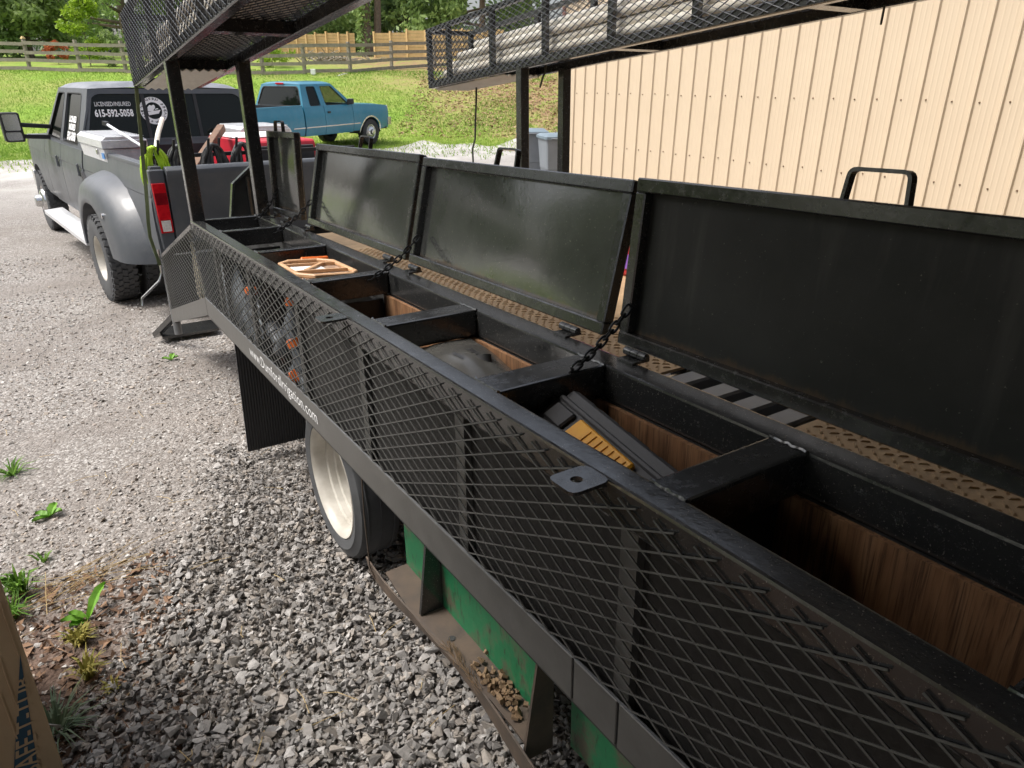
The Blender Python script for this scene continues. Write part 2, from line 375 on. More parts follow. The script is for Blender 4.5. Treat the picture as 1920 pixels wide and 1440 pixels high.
# ------------------------------------------------------------------ ground
def m_ground():
    t = NT('packed_gravel_drive'); v = t.coord(obj='world')
    vo = t.n('TexVoronoi', feature='F1', i_Scale=85.); t.l(v, vo.inputs['Vector'])
    vo2 = t.n('TexVoronoi', feature='F1', i_Scale=38.); t.l(v, vo2.inputs['Vector'])
    n1 = t.noise(v, 1.1, 5, .6); n2 = t.noise(v, 14, 5, .7); n3 = t.noise(v, .35, 4, .6)
    sp = t.n('SeparateColor'); t.l(vo.outputs['Color'], sp.inputs[0])
    stone = t.ramp(sp.outputs[0], [(.0, (.125, .112, .10)), (.45, (.225, .207, .19)), (.8, (.36, .342, .324)), (1., (.55, .535, .51))])
    dirt = t.ramp(n2.outputs[0], [(.3, (.14, .122, .108)), (.7, (.25, .222, .20))])
    fac = t.ramp(n1.outputs[0], [(.40, (.72,)*3), (.66, (.12,)*3)])
    c = t.mix(fac, dirt, stone)
    red = t.ramp(n3.outputs[0], [(.55, (0, 0, 0)), (.75, (.5,)*3)]); c = t.mix(red, c, (.235, .20, .172))
    # damp leafy soil near the left of the door
    tc = t.n('NewGeometry'); sx = t.n('SeparateXYZ'); t.l(tc.outputs['Position'], sx.inputs[0])
    wob = t.n('Math', operation='MULTIPLY_ADD'); t.l(n2.outputs[0], wob.inputs[0]); wob.inputs[1].default_value = .5; t.l(sx.outputs[0], wob.inputs[2])
    mx = t.n('MapRange', i_From_Min=.42, i_From_Max=-.05); t.l(wob.outputs[0], mx.inputs[0])
    my = t.n('MapRange', i_From_Min=3.0, i_From_Max=2.3); t.l(sx.outputs[1], my.inputs[0])
    mm = t.n('Math', operation='MULTIPLY'); t.l(mx.outputs[0], mm.inputs[0]); t.l(my.outputs[0], mm.inputs[1])
    soil = t.ramp(n2.outputs[0], [(.3, (.055, .034, .024)), (.7, (.17, .11, .08))])
    c = t.mix(mm.outputs[0], c, soil)
    far = t.n('MapRange', i_From_Min=13., i_From_Max=19.); t.l(sx.outputs[1], far.inputs[0]); fm = t.n('Math', operation='MULTIPLY'); t.l(far.outputs[0], fm.inputs[0]); t.l(t.ramp(n1.outputs[0], [(.35, (.2,)*3), (.6, (.9,)*3)]), fm.inputs[1])
    c = t.mix(fm.outputs[0], c, (.50, .485, .46))
    h = t.n('Math', operation='ADD'); t.l(vo.outputs['Distance'], h.inputs[0]); t.l(vo2.outputs['Distance'], h.inputs[1])
    nr = t.bump(h.outputs[0], .55, -.012); nr = t.bump(n2.outputs[0], .4, .02, nr)
    return t.set(c, .85, 0, nr, .3)
M['ground'] = m_ground()
xs = np.concatenate([np.linspace(-90, -8, 14), np.arange(-7, 22, .5), np.linspace(23, 130, 22)])
ys = np.concatenate([np.linspace(-40, -6, 8), np.arange(-5, 42, .5), np.linspace(44, 150, 24)])
V = np.array([(x, y, ground_z(x, y)) for x in xs for y in ys]); ny = len(ys)
F = np.array([(i*ny+j, (i+1)*ny+j, (i+1)*ny+j+1, i*ny+j+1) for i in range(len(xs)-1) for j in range(ny-1)])
fast_mesh('ground', V, F, M['ground'], kind='structure', smooth=True)

def m_tint(name, rough=.8, bump=0, trans=0, spec=.25):
    t = NT(name); a = t.n('Attribute', attribute_name='tint'); nr = None
    if bump: nr = t.bump(t.noise(t.coord(obj='world'), 130, 3).outputs[0], bump, .004)
    c = a.outputs['Color']
    if bump:
        c = t.mix(t.ramp(t.noise(t.coord(obj='world'), 70, 4, .7).outputs[0], [(.35, (.5,)*3), (.65, (0, 0, 0))]), c, (.12, .115, .11))
    m = t.set(c, rough, 0, nr, spec)
    if trans:
        tl = t.n('BsdfTranslucent'); t.l(a.outputs['Color'], tl.inputs[0]); mx = t.n('MixShader'); mx.inputs[0].default_value = trans
        out = t.t.nodes['Material Output']; t.l(t.b.outputs[0], mx.inputs[1]); t.l(tl.outputs[0], mx.inputs[2]); t.l(mx.outputs[0], out.inputs[0])
    return m
M['stone'] = m_tint('crushed_limestone', .72, .35)
M['grass'] = m_tint('grass_blades', .7, 0, .35)
M['leaf'] = m_tint('tree_leaves', .55, 0, .4, .35)
M['litter'] = m_tint('dry_leaf_litter', .8)
def m_lawn():
    t = NT('lawn_turf'); v = t.coord(obj='world'); a = t.noise(v, .45, 5, .6); b = t.noise(v, 9, 4, .7); d = t.noise(v, 2.2, 5, .65)
    c = t.ramp(b.outputs[0], [(.25, (.10, .19, .026)), (.55, (.20, .31, .045)), (.8, (.31, .40, .09))])
    c = t.mix(t.ramp(a.outputs[0], [(.40, (0, 0, 0)), (.62, (.55,)*3)]), c, (.30, .27, .10))
    # leaf-strewn bare slope to the right
    g = t.n('NewGeometry'); sx = t.n('SeparateXYZ'); t.l(g.outputs['Position'], sx.inputs[0])
    mr = t.n('MapRange', i_From_Min=11., i_From_Max=16.5); t.l(sx.outputs[0], mr.inputs[0])
    mu = t.n('Math', operation='MULTIPLY'); t.l(mr.outputs[0], mu.inputs[0]); t.l(t.ramp(d.outputs[0], [(.33, (0, 0, 0)), (.52, (.95,)*3)]), mu.inputs[1])
    c = t.mix(mu.outputs[0], c, (.27, .17, .10))
    return t.set(c, .9, 0, t.bump(b.outputs[0], .8, .05), .15)
M['lawn'] = m_lawn()
def s0_of(t): return 24.3+.42*t+.7*math.sin(t*1.7)+.45*math.sin(t*4.1+1)
Vl = []; NT_, NS_ = 130, 46
for i in range(NT_+1):
    tt = -34+i*(72/NT_); a0 = max(16., s0_of(max(-15, min(tt, 9))))
    for j in range(NS_+1):
        s = a0+(j/NS_)**1.6*(75-a0); x, y = tt*CY+s*SY, -tt*SY+s*CY
        Vl.append((x, y, ground_z(x, y)+(-.03 if j == 0 else .02)))
Fl = np.array([(i*(NS_+1)+j, (i+1)*(NS_+1)+j, (i+1)*(NS_+1)+j+1, i*(NS_+1)+j+1) for i in range(NT_) for j in range(NS_)])
fast_mesh('lawn', np.array(Vl), Fl, M['lawn'], kind='structure', smooth=True)

gl = np.linspace(-45, -9.5, 34); hl = np.linspace(2, 46, 40)
Vl = np.array([(x+(.5*math.sin(y*1.3)+.3*math.sin(y*3.1) if i == 33 else 0), y, ground_z(x, y)+(.02 if i < 33 else -.02)) for i, x in enumerate(gl) for y in hl])
fast_mesh('lawn', Vl, np.array([(i*40+j, (i+1)*40+j, (i+1)*40+j+1, i*40+j+1) for i in range(33) for j in range(39)]), M['lawn'], kind='structure', smooth=True)
# grass blades (one mass)
def blades(P, h, wd, tint, lean=.5):
    n = len(P); a = rng.uniform(0, 2*np.pi, n); dx, dy = np.cos(a), np.sin(a); le = rng.normal(0, lean, (n, 2))*h[:, None]
    V = np.empty((n, 3, 3)); V[:, 0] = P-np.c_[dx*wd, dy*wd, np.zeros(n)]/2; V[:, 1] = P+np.c_[dx*wd, dy*wd, np.zeros(n)]/2
    V[:, 2] = P+np.c_[le, h]
    F = np.arange(n*3).reshape(n, 3); T = np.repeat(np.c_[tint, np.ones(n)], 3, 0)
    return V.reshape(-1, 3), F, T
N = 170000
tt = rng.uniform(-28, 13, N); uu = rng.random(N); s0 = np.array([max(16., s0_of(max(-15, q))) for q in tt])
ss = s0-3.5*(uu < .06)*rng.random(N)**1.5 + (uu >= .06)*rng.random(N)**1.3*(36-s0)
X, Y = tt*CY+ss*SY, -tt*SY+ss*CY
pat = np.sin(X*1.3)*np.cos(Y*1.1+.5)+np.sin(X*.5+Y*.7)
keep = (X > 13.0)*(pat > -.3)*(rng.random(N) < .75); keep = ~keep
X, Y, pat, ss = X[keep], Y[keep], pat[keep], ss[keep]; n = len(X)
Z = np.array([ground_z(a, b) for a, b in zip(X, Y)])+.015
k = np.clip(.5+.28*pat+rng.normal(0, .22, n), 0, 1)[:, None]
tint = (1-k)*np.array([[.13, .25, .03]])+k*np.array([[.34, .46, .09]])
V, F, T = blades(np.c_[X, Y, Z], rng.uniform(.04, .10, n), rng.uniform(.015, .035, n), tint)
fast_mesh('grass', V, F, M['grass'], kind='stuff', label='short yellow green grass covering the lawn behind the trucks', cat='grass', tint=T)
# dry leaves lying on the slope
n = 9000; tt = rng.uniform(-4, 9, n); ss = rng.uniform(24.5, 34, n); X, Y = tt*CY+ss*SY, -tt*SY+ss*CY
Z = np.array([ground_z(a, b) for a, b in zip(X, Y)])+.03
c = rng.random(n)[:, None]; V, F, T = blades(np.c_[X, Y, Z], rng.uniform(.02, .05, n), rng.uniform(.05, .13, n), (1-c)*np.array([[.20, .10, .05]])+c*np.array([[.42, .30, .19]]), 1.5)
fast_mesh('fallen_leaves', V, F, M['litter'], kind='stuff', label='brown dead leaves scattered over the right part of the slope', cat='leaves', tint=T)

# ------------------------------------------------------------------ gravel stones
def stone_var(npts, flat, seed):
    r = np.random.default_rng(seed); p = r.normal(size=(npts, 3)); p /= np.linalg.norm(p, axis=1)[:, None]; p *= r.uniform(.62, 1.18, (npts, 1)); p[:, 2] *= flat; p[:, 0] *= 1.25
    bm = bmesh.new()
    for q in p: bm.verts.new(q)
    h = bmesh.ops.convex_hull(bm, input=bm.verts)
    bm.verts.ensure_lookup_table()
    loose = [v for v in bm.verts if not v.link_faces]
    bmesh.ops.delete(bm, geom=loose, context='VERTS'); bmesh.ops.triangulate(bm, faces=bm.faces); bm.verts.index_update()
    V = np.array([tuple(v.co) for v in bm.verts]); F = np.array([[v.index for v in f.verts] for f in bm.faces]); bm.free(); return V, F
def stones(name, P, size, variants, pal, label, tiltsd=.35, cat='gravel'):
    n = len(P); which = rng.integers(0, len(variants), n); Vs, Fs, Ts = [], [], []; off = 0
    pal = np.array(pal)
    for k, (v, f) in enumerate(variants):
        idx = np.where(which == k)[0]; m = len(idx)
        if not m: continue
        a = rng.uniform(0, 2*np.pi, m); ca, sa = np.cos(a), np.sin(a); tx, ty_ = rng.normal(0, tiltsd, m), rng.normal(0, tiltsd, m)
        Rz = np.zeros((m, 3, 3)); Rz[:, 0, 0] = ca; Rz[:, 0, 1] = -sa; Rz[:, 1, 0] = sa; Rz[:, 1, 1] = ca; Rz[:, 2, 2] = 1
        Rx = np.zeros((m, 3, 3)); Rx[:, 0, 0] = 1; Rx[:, 1, 1] = np.cos(tx); Rx[:, 1, 2] = -np.sin(tx); Rx[:, 2, 1] = np.sin(tx); Rx[:, 2, 2] = np.cos(tx)
        Ry = np.zeros((m, 3, 3)); Ry[:, 1, 1] = 1; Ry[:, 0, 0] = np.cos(ty_); Ry[:, 0, 2] = np.sin(ty_); Ry[:, 2, 0] = -np.sin(ty_); Ry[:, 2, 2] = np.cos(ty_)
        Rm = Rz @ Rx @ Ry
        W = np.einsum('mij,vj->mvi', Rm, v)*size[idx][:, None, None]+P[idx][:, None, :]
        Vs.append(W.reshape(-1, 3)); Fs.append((f[None]+(np.arange(m)*len(v))[:, None, None]).reshape(-1, 3)+off); off += m*len(v)
        c = pal[rng.integers(0, len(pal), m)]*rng.uniform(.65, 1.35, (m, 1)); Ts.append(np.repeat(np.c_[c, np.ones(m)], len(v), 0))
    return fast_mesh(name, np.concatenate(Vs), np.concatenate(Fs), M['stone'], kind='stuff', label=label, cat=cat, tint=np.concatenate(Ts))
BIG = [stone_var(10, .62, 100+i) for i in range(20)]; SMALL = [stone_var(9, .6, 200+i) for i in range(8)]
def coarse_edge(y):                       # left limit of the coarse gravel bed
    return -.16+.14*math.sin(y*2.3+.4)+max(0, (y-1.9))*.28+.05*math.sin(y*9)
n = 50000; Y = rng.uniform(.55, 3.6, n)**1.0; X = rng.uniform(-.45, 2.3, n)
ed = np.array([coarse_edge(q) for q in Y]); d = X-ed
keep = (d > 0) & (rng.random(n) < np.clip(.30+d*5, 0, 1)) & (rng.random(n) < np.clip((3.75-Y)/.9, .1, 1)); X, Y = X[keep], Y[keep]; n = len(X)
sz = np.exp(rng.normal(np.log(.0108), .36, n)).clip(.005, .026)*np.clip(1.25-.16*Y, .75, 1.15)
lay = rng.random(n); Zg = np.array([ground_z(a, b) for a, b in zip(X, Y)])+sz*.3+lay*.024*np.clip((X-np.array([coarse_edge(q) for q in Y]))*4, 0, 1)
stones('coarse_gravel', np.c_[X, Y, Zg], sz, BIG, [(.29, .27, .25), (.235, .222, .208), (.34, .322, .305), (.28, .25, .218), (.40, .383, .365), (.19, .18, .172), (.31, .275, .24)], 'bed of coarse grey crushed stone beside the trailer wheel', .55)
n = 46000; Y = 1.6+rng.random(n)**1.9*8.5; X = rng.uniform(-3.2, 2.4, n)*(.35+Y/8)
keep = (X > -.25-Y*.42) & ((X > .1) | (Y > 2.35) | (rng.random(n) < .22)) & (np.sin(X*2.1+Y*1.3)+np.sin(Y*2.7-X) > -1.1+rng.normal(0, .5, n)); X, Y = X[keep], Y[keep]; n = len(X)
sz = np.exp(rng.normal(np.log(.0085), .35, n)).clip(.004, .019)*np.clip(.72+.05*Y, .8, 1.2)
Zg = np.array([ground_z(a, b) for a, b in zip(X, Y)])+sz*.15
stones('fine_gravel', np.c_[X, Y, Zg], sz, SMALL, [(.36, .335, .31), (.45, .425, .40), (.28, .255, .23), (.54, .52, .49), (.34, .29, .25), (.39, .335, .28)], 'pale fine gravel spread over the drive beside the pickup', .3)
# soil crumbs, leaf bits and straw at the lower left
n = 2600; Y = rng.uniform(.9, 2.75, n); X = rng.uniform(-.75, .12, n); Z = np.array([ground_z(a, b) for a, b in zip(X, Y)])+.006
c = rng.random(n)[:, None]; P = np.c_[X, Y, Z]; tint = (1-c)*np.array([[.06, .035, .024]])+c*np.array([[.26, .16, .10]])
V, F, T = blades(P, rng.uniform(.002, .018, n), rng.uniform(.012, .038, n), tint, 1.6)
fast_mesh('leaf_litter', V, F, M['litter'], kind='stuff', label='brown leaf litter and bark bits on damp soil beside the cardboard box', cat='leaf litter', tint=T)

# ------------------------------------------------------------------ metal building on the right
WX, WY1 = 6.716, 9.06
M['wall'] = simple('cream_ribbed_steel', (.615, .50, .36), (.59, .475, .34), 1.5, .5, 0, .02, 40, .06, .4)
M['wall_trim'] = simple('reddish_brown_trim', (.20, .09, .075), None, 5, .5)
M['screw'] = simple('screw_heads', (.25, .17, .11), None, 5, .4, .4)
M['roof_steel'] = simple('grey_roof_steel', (.32, .33, .33), (.25, .26, .26), 3, .45, .4)
with frame(Matrix.Translation((WX, 0, 0))):
    bld = thing('metal_building', 'long cream ribbed metal building behind the trailer on the right', 'building', (3.5, 3, -.2))
    PW = .9144; rib = .2286
    prof = []                                             # one panel: four narrow ribs with small pencil ribs between
    for q in range(4):
        b0 = q*rib
        prof += [(b0, 0), (b0+.010, -.019), (b0+.026, -.019), (b0+.036, 0)]
        for pr in (.082, .128, .176): prof += [(b0+pr, 0), (b0+pr+.006, -.0014), (b0+pr+.014, -.0014), (b0+pr+.020, 0)]
    prof.append((PW-.0005, 0)); first = None
    mb = MB(); z0, z1 = -.3, 3.6
    mb.loft([[Vector((x, -y, z0)) for y, x in prof]+[Vector((.02, -PW, z0)), Vector((.02, 0, z0))], [Vector((x, -y, z1)) for y, x in prof]+[Vector((.02, -PW, z1)), Vector((.02, 0, z1))]], True, True)
    pn = None
    for q in range(15):
        wld = FR[-1] @ Matrix.Translation((0, WY1-.03-q*PW, 0))
        if pn is None:
            with frame(wld): pn = mb.build('wall_panel', M['wall'], bld)
            off = wld.inverted() @ WM[pn]
        else: again(pn, 'wall_panel', wld @ off, bld)
    mb = MB()
    for z in (1.64, .965, 2.45, .25):
        for q in range(58):
            yy = WY1-.03-q*rib-.075+random.uniform(-.004, .004); zz = z+random.uniform(-.008, .008)
            mb.lathe([(.0001, -.011), (.006, -.010), (.0075, -.004), (.009, 0.0)], (0, yy, zz), 'x', 6)
    mb.build('wall_screws', M['screw'], bld, kind='stuff')
    mb = MB(); mb.b2((-.035, WY1-.03, -.3), (.06, WY1+.035, 3.6)); mb.build('corner_trim', M['wall_trim'], bld)
    mb = MB(); mb.b2((.06, WY1-.02, -.3), (7.6, WY1+.02, 3.6)); mb.build('end_wall', M['wall'], bld)
    mb = MB(); mb.b2((7.58, -4.6, -.3), (7.64, WY1+.02, 3.6)); mb.build('back_wall', M['wall'], bld)
    mb = MB(); mb.prism([(-.45, 3.62), (3.8, 5.0), (8.05, 3.62), (8.05, 3.68), (3.8, 5.07), (-.45, 3.68)], lambda u, v, d: (u, d, v), -4.8, WY1+.4); mb.build('roof', M['roof_steel'], bld)
# ------------------------------------------------------------------ open shed the photographer stands in (over and behind the camera)
M['shed_wood'] = simple('grey_shed_timber', (.22, .17, .12), (.15, .11, .08), 9, .8, 0, .3, 30)
shed = thing('open_shed', 'open shed roof over the near end of the trailer', 'shed', (1.2, -3, 0))
mb = MB(); mb.prism([(-7.5, 2.62), (1.9, 3.03), (1.9, 3.08), (-7.5, 2.67)], lambda u, v, d: (d, u, v), -2.6, 6.62); mb.build('roof_sheet', M['roof_steel'], shed)  # unseen roof; front and right reach stretched to shade gravel and building wall
for yy in (-6.8, -3.2, .9):
    mb = MB(); mb.b2((-2.1, yy-.05, 2.62+.044*(yy+7.5)-.22), (6.6, yy+.05, 2.62+.044*(yy+7.5)-.02)); mb.build('beam', M['shed_wood'], shed)
for xx in (-1.95,):
    for yy in (-6.8, -3.2, .9):
        mb = MB(); mb.b2((xx-.07, yy-.07, -.1), (xx+.07, yy+.07, 2.40+.044*(yy+7.5))); mb.build('post', M['shed_wood'], shed)
mb = MB(); mb.b2((3.52, -7.5, -.1), (3.60, 1.02, 2.55)); mb.build('shade_wall', M['shed_wood'], shed)  # unseen wall added to keep light off the near right side
mb = MB(); mb.b2((-2.2, -7.6, -.1), (3.6, -7.5, 2.6)); mb.build('back_wall', M['shed_wood'], shed)
# ------------------------------------------------------------------ rail fence on the slope
M['fence_wood'] = simple('weathered_fence_wood', (.34, .30, .24), (.20, .175, .14), 6, .85, 0, .3, 40)
M['new_wood'] = simple('fresh_yellow_boards', (.66, .47, .22), (.54, .37, .16), 5, .75, 0, .2, 30)
fence_pts = [hit_ground(u, v) for u, v in ((-45, 131), (57, 133), (152, 135.5), (237, 137.5), (323, 139), (408, 140), (494, 140.5), (572, 139.5), (657, 136.8), (735, 132), (815, 127), (897, 121), (980, 115), (1065, 109))]
fen = thing('rail_fence', 'weathered four rail board fence along the top of the grass slope', 'fence', fence_pts[6])
FH = 1.27
for i, p in enumerate(fence_pts):
    h = FH+random.uniform(-.03, .06); mb = MB(); a = random.uniform(-8, 8)
    mb.box((p.x, p.y, p.z+h/2-.1), (.13, .13, h+.2), rotm(random.uniform(-1.5, 1.5), random.uniform(-1.5, 1.5), 33+a))
    po = mb.build('post', M['fence_wood'], fen, bevel=.01)
    if i == 1:
        mb = MB(); mb.box((p.x, p.y, p.z+h+.05), (.16, .16, .10), rotm(0, 0, 33), taper=.4); mb.build('post_cap', M['new_wood'], fen)
    if i == len(fence_pts)-1: break
    q = fence_pts[i+1]; d = (q-p); nrm = Vector((-d.y, d.x, 0)).normalized(); nrm = nrm if nrm.y < 0 else -nrm
    for k, hz in enumerate((.10, .44, .78, 1.13)):
        mb = MB(); s1, s2 = random.uniform(-.035, .035), random.uniform(-.035, .035)
        mb.bar(p+Vector((0, 0, hz+s1))+nrm*.085-d*.012, q+Vector((0, 0, hz+s2))+nrm*.085+d*.012, .035, .14); mb.build('board', M['fence_wood'], fen)
# ------------------------------------------------------------------ new privacy fence further back
def privacy(us, vt, vb, depth, label):
    f = thing('privacy_fence', label, 'fence', ray_at(us[0], vb[0], depth))
    for i in range(len(us)-1):
        f0, f1 = (us[i]-us[0])/(us[-1]-us[0]), (us[i+1]-us[0])/(us[-1]-us[0])
        lerp = lambda a, t: a[0]+(a[1]-a[0])*t
        a, b = ray_at(us[i], lerp(vb, f0)+6, depth), ray_at(us[i+1], lerp(vb, f1)+6, depth); ta = ray_at(us[i], lerp(vt, f0), depth); H_ = ta.z-a.z+random.uniform(-.08, .05)
        mb = MB(); nb = 9; d = b-a; nn = Vector((-d.y, d.x, 0)).normalized()
        for k in range(nb):
            o = nn*random.uniform(-.012, .012); zz = (k+.5)/nb*H_
            mb.bar(a+o+Vector((0, 0, zz)), b+o+Vector((0, 0, zz)), .025, H_/nb-.012)
        mb.build('board_panel', M['new_wood'], f)
        mb = MB(); mb.box(a+Vector((0, 0, H_/2+.02)), (.11, .11, H_+.12), rotm(0, 0, 33)); mb.build('post', M['new_wood'], f)
privacy([505, 524, 543, 560, 577.6, 595, 615, 638, 655, 668], (64, 63.5), (101, 105), 47, 'new yellow board privacy fence left of the ivy covered trunk')
privacy([704, 734, 765, 799, 833, 868, 905, 945], (61.5, 54), (107, 108), 44, 'new yellow board privacy fence right of the ivy covered trunk')
# small white utility box on the fence line
p = hit_ground(588, 142); mb = MB(); mb.box((p.x, p.y, p.z+.16), (.2, .12, .22), rotm(0, 0, -33)); mb.box((p.x, p.y, p.z+.02), (.06, .06, .12))
mb.build('utility_box', M['decal'], None, bevel=.01, label='small white utility box at the foot of the rail fence', cat='box')

# ------------------------------------------------------------------ trees
M['bark'] = simple('tree_bark', (.20, .15, .11), (.10, .075, .055), 9, .9, 0, .6, 25)
def crown_arrays(spec, nl, leaf, tone, hang=0):
    """spec: list of (centre, radius xyz) lumps in tree space; returns V,F,T of small leaf faces"""
    P = []; sh = []
    wts = np.array([r[0]*r[1]+r[1]*r[2]+r[0]*r[2] for c, r in spec]); wts = wts/wts.sum()
    for (c, r), wq in zip(spec, wts):
        m = int(nl*wq); d = rng.normal(size=(m, 3)); d /= np.linalg.norm(d, axis=1)[:, None]
        rad = rng.random((m, 1))**.45; nzs = 1+.22*np.sin(d[:, :1]*7+c[0])*np.cos(d[:, 2:]*6+c[1])
        P.append(np.array(c)+d*rad*np.array(r)*nzs)
        sh.append(np.full(m, rng.normal(0, .14)))
    P = np.concatenate(P); n = len(P); sh = np.concatenate(sh)
    a = rng.normal(size=(n, 3)); a /= np.linalg.norm(a, axis=1)[:, None]; b = np.cross(a, rng.normal(size=(n, 3))); b /= np.linalg.norm(b, axis=1)[:, None]
    if hang: a[:, 2] = -np.abs(a[:, 2])-hang; a /= np.linalg.norm(a, axis=1)[:, None]
    L = leaf*rng.uniform(.6, 1.5, (n, 1)); V = np.stack([P-a*L, P+b*L*.45, P+a*L, P-b*L*.45], 1).reshape(-1, 3)
    F = np.arange(n*4).reshape(n, 4); k = np.clip(.5+sh+rng.normal(0, .2, n), 0, 1)[:, None]
    c = np.array(tone[0])*(1-k)+np.array(tone[1])*k
    return V, F, np.repeat(np.c_[c, np.ones(n)], 4, 0)
TONES = {'mid': ((.15, .24, .075), (.35, .48, .16)), 'dark': ((.10, .17, .07), (.24, .34, .14)), 'bright': ((.18, .30, .02), (.38, .52, .05)), 'blue': ((.11, .17, .09), (.22, .30, .16)), 'pale': ((.17, .25, .08), (.36, .46, .16))}
def tree(name, label, base, H, rad, tone, nl=7000, leaf=.16, crown_lo=.22, lean=(0, 0), lumps=34, group=None, trunk_r=None):
    with frame(Matrix.Translation(base)):
        t = thing(name, label, 'tree' if 'tree' in name else 'shrub', (0, 0, 0), group)
        tr_ = trunk_r or H*.022; mb = MB(); pts = [(lean[0]*q*q*H, lean[1]*q*q*H, q*H*.92-.2) for q in np.linspace(0, 1, 7)]
        mb.tube(pts, [tr_*(1-.8*q/6) for q in range(7)], 8)
        spec = []
        for q in range(lumps):
            z = random.uniform(crown_lo, 1)*H; f = (z/H-crown_lo)/(1-crown_lo); rr = rad*(math.sin(math.pi*min(.97, .18+.8*f))**.6); an = random.uniform(0, 6.28); ro = rr*random.uniform(.35, .95)
            c = (ro*math.cos(an)+lean[0]*f*H, ro*math.sin(an)+lean[1]*f*H, z); s = rad*random.uniform(.22, .42)
            spec.append((c, (s, s, s*random.uniform(.55, .85))))
            if q % 2 == 0: zb = min(z*.8, H*.7); mb.tube([(lean[0]*(zb/H)**2*H, lean[1]*(zb/H)**2*H, zb), tuple((np.array(c)*.55+np.array((0, 0, zb))*.45)), c], [tr_*.4, tr_*.25, tr_*.08], 5)
        mb.build('trunk', M['bark'], t, smooth=True)
        V, F, T = crown_arrays(spec, nl, leaf, TONES[tone])
        fast_mesh('crown', V, F, M['leaf'], t, tint=T)
    return t
def gp(u, v, depth):
    p = ray_at(u, v, depth); return Vector((p.x, p.y, ground_z(p.x, p.y)))
tree('leafy_tree', 'dark green tree at the left edge behind the rail fence', gp(-40, 120, 40), 9, 3.2, 'mid', 9000, .17, .03)
tree('leafy_tree', 'loose grey green tree behind the leftmost fence bays', gp(62, 120, 41), 8.5, 3.0, 'pale', 9000, .16, .03)
tree('leafy_tree', 'blue green tree far behind the bright sapling', gp(135, 110, 58), 13, 2.6, 'blue', 5000, .19, .05)
tree('leafy_tree', 'tall mid green tree behind the left pipe rack', gp(245, 110, 48), 14, 4.2, 'mid', 9000, .2, .04)
tree('leafy_tree', 'dark tree just right of the left rack above the yellow fence', gp(590, 110, 56), 15, 5, 'dark', 9000, .22, .03)
tree('leafy_tree', 'mid green tree above the left yellow fence', gp(640, 110, 52), 9, 3.4, 'mid', 8000, .18, .03)
tree('leafy_tree', 'broad dark green tree right of the ivy covered trunk', gp(765, 110, 54), 14, 4.6, 'dark', 9000, .22, .04)
tree('leafy_tree', 'green tree with hanging foliage above the right yellow fence', gp(830, 110, 52), 11, 4.2, 'mid', 8500, .2, .04)
tree('leafy_tree', 'green tree seen over the right pipe rack', gp(905, 110, 50), 12, 4.4, 'mid', 8000, .2, .04)
tree('leafy_tree', 'pale green tree behind the middle of the left rack', gp(420, 110, 50), 12, 4.4, 'pale', 7000, .2, .04)
tree('leafy_tree', 'dark woodland tree behind the blue pickup roof', gp(500, 110, 62), 15, 5.5, 'dark', 6000, .24, .03)
tree('leafy_tree', 'dark woodland tree behind the left fence bays', gp(40, 110, 66), 15, 5.5, 'dark', 6000, .25, .03)
tree('leafy_tree', 'dark woodland tree behind the bright sapling to the right', gp(215, 110, 68), 15, 5, 'dark', 5000, .25, .03)
tree('leafy_tree', 'dark woodland tree behind the right rack end', gp(860, 110, 66), 16, 6, 'dark', 6000, .25, .03)
tree('leafy_tree', 'dark woodland tree behind the ivy covered trunk', gp(690, 110, 66), 16, 6, 'dark', 6000, .25, .03)
tree('sapling_tree', 'bright yellow green sapling growing through the rail fence', gp(172, 130, 34.6), 2.9, 1.05, 'bright', 2600, .085, .05, lumps=22, trunk_r=.03)
tree('vine_shrub', 'leafy vine shrub climbing the fence beside the sapling', gp(218, 132, 34.4), 1.5, .75, 'pale', 1300, .08, .02, lumps=16, trunk_r=.02)
tree('vine_shrub', 'bright green vine on the fence just right of the left rack posts', gp(512, 125, 34.8), 1.5, 1.0, 'bright', 1300, .085, .1, lumps=18, trunk_r=.02)
tree('red_shrub', 'small shrub with orange red leaves behind the second fence bay', gp(112, 128, 36), 1.1, .6, 'mid', 500, .08, .05, lumps=10, trunk_r=.02)
for o in list(bpy.data.objects):
    if o.name.startswith('crown') and o.parent and o.parent.name.startswith('red_shrub'):
        at = o.data.attributes['tint']; nn = len(o.data.vertices); cc = np.tile(np.array([.42, .12, .05, 1.], np.float32), (nn, 1)); at.data.foreach_set('color', cc.ravel())
for k, (x, y, h, r_, tn) in enumerate(((-15, 2, 8, 3.2, 'mid'), (-16, 8, 10, 3.6, 'dark'), (-14.5, 14, 8, 3.2, 'pale'), (-17, 20, 11, 4, 'mid'), (-13, 27, 9, 3.4, 'dark'), (-16, -5, 10, 4, 'mid'))):
    tree('leafy_tree', 'yard tree on the left side of the drive, %s from the shed' % ('first', 'second', 'third', 'fourth', 'fifth', 'nearest')[k], Vector((x, y, ground_z(x, y))), h, r_, tn, 4500, .26, .08, group='trees along the left of the drive')
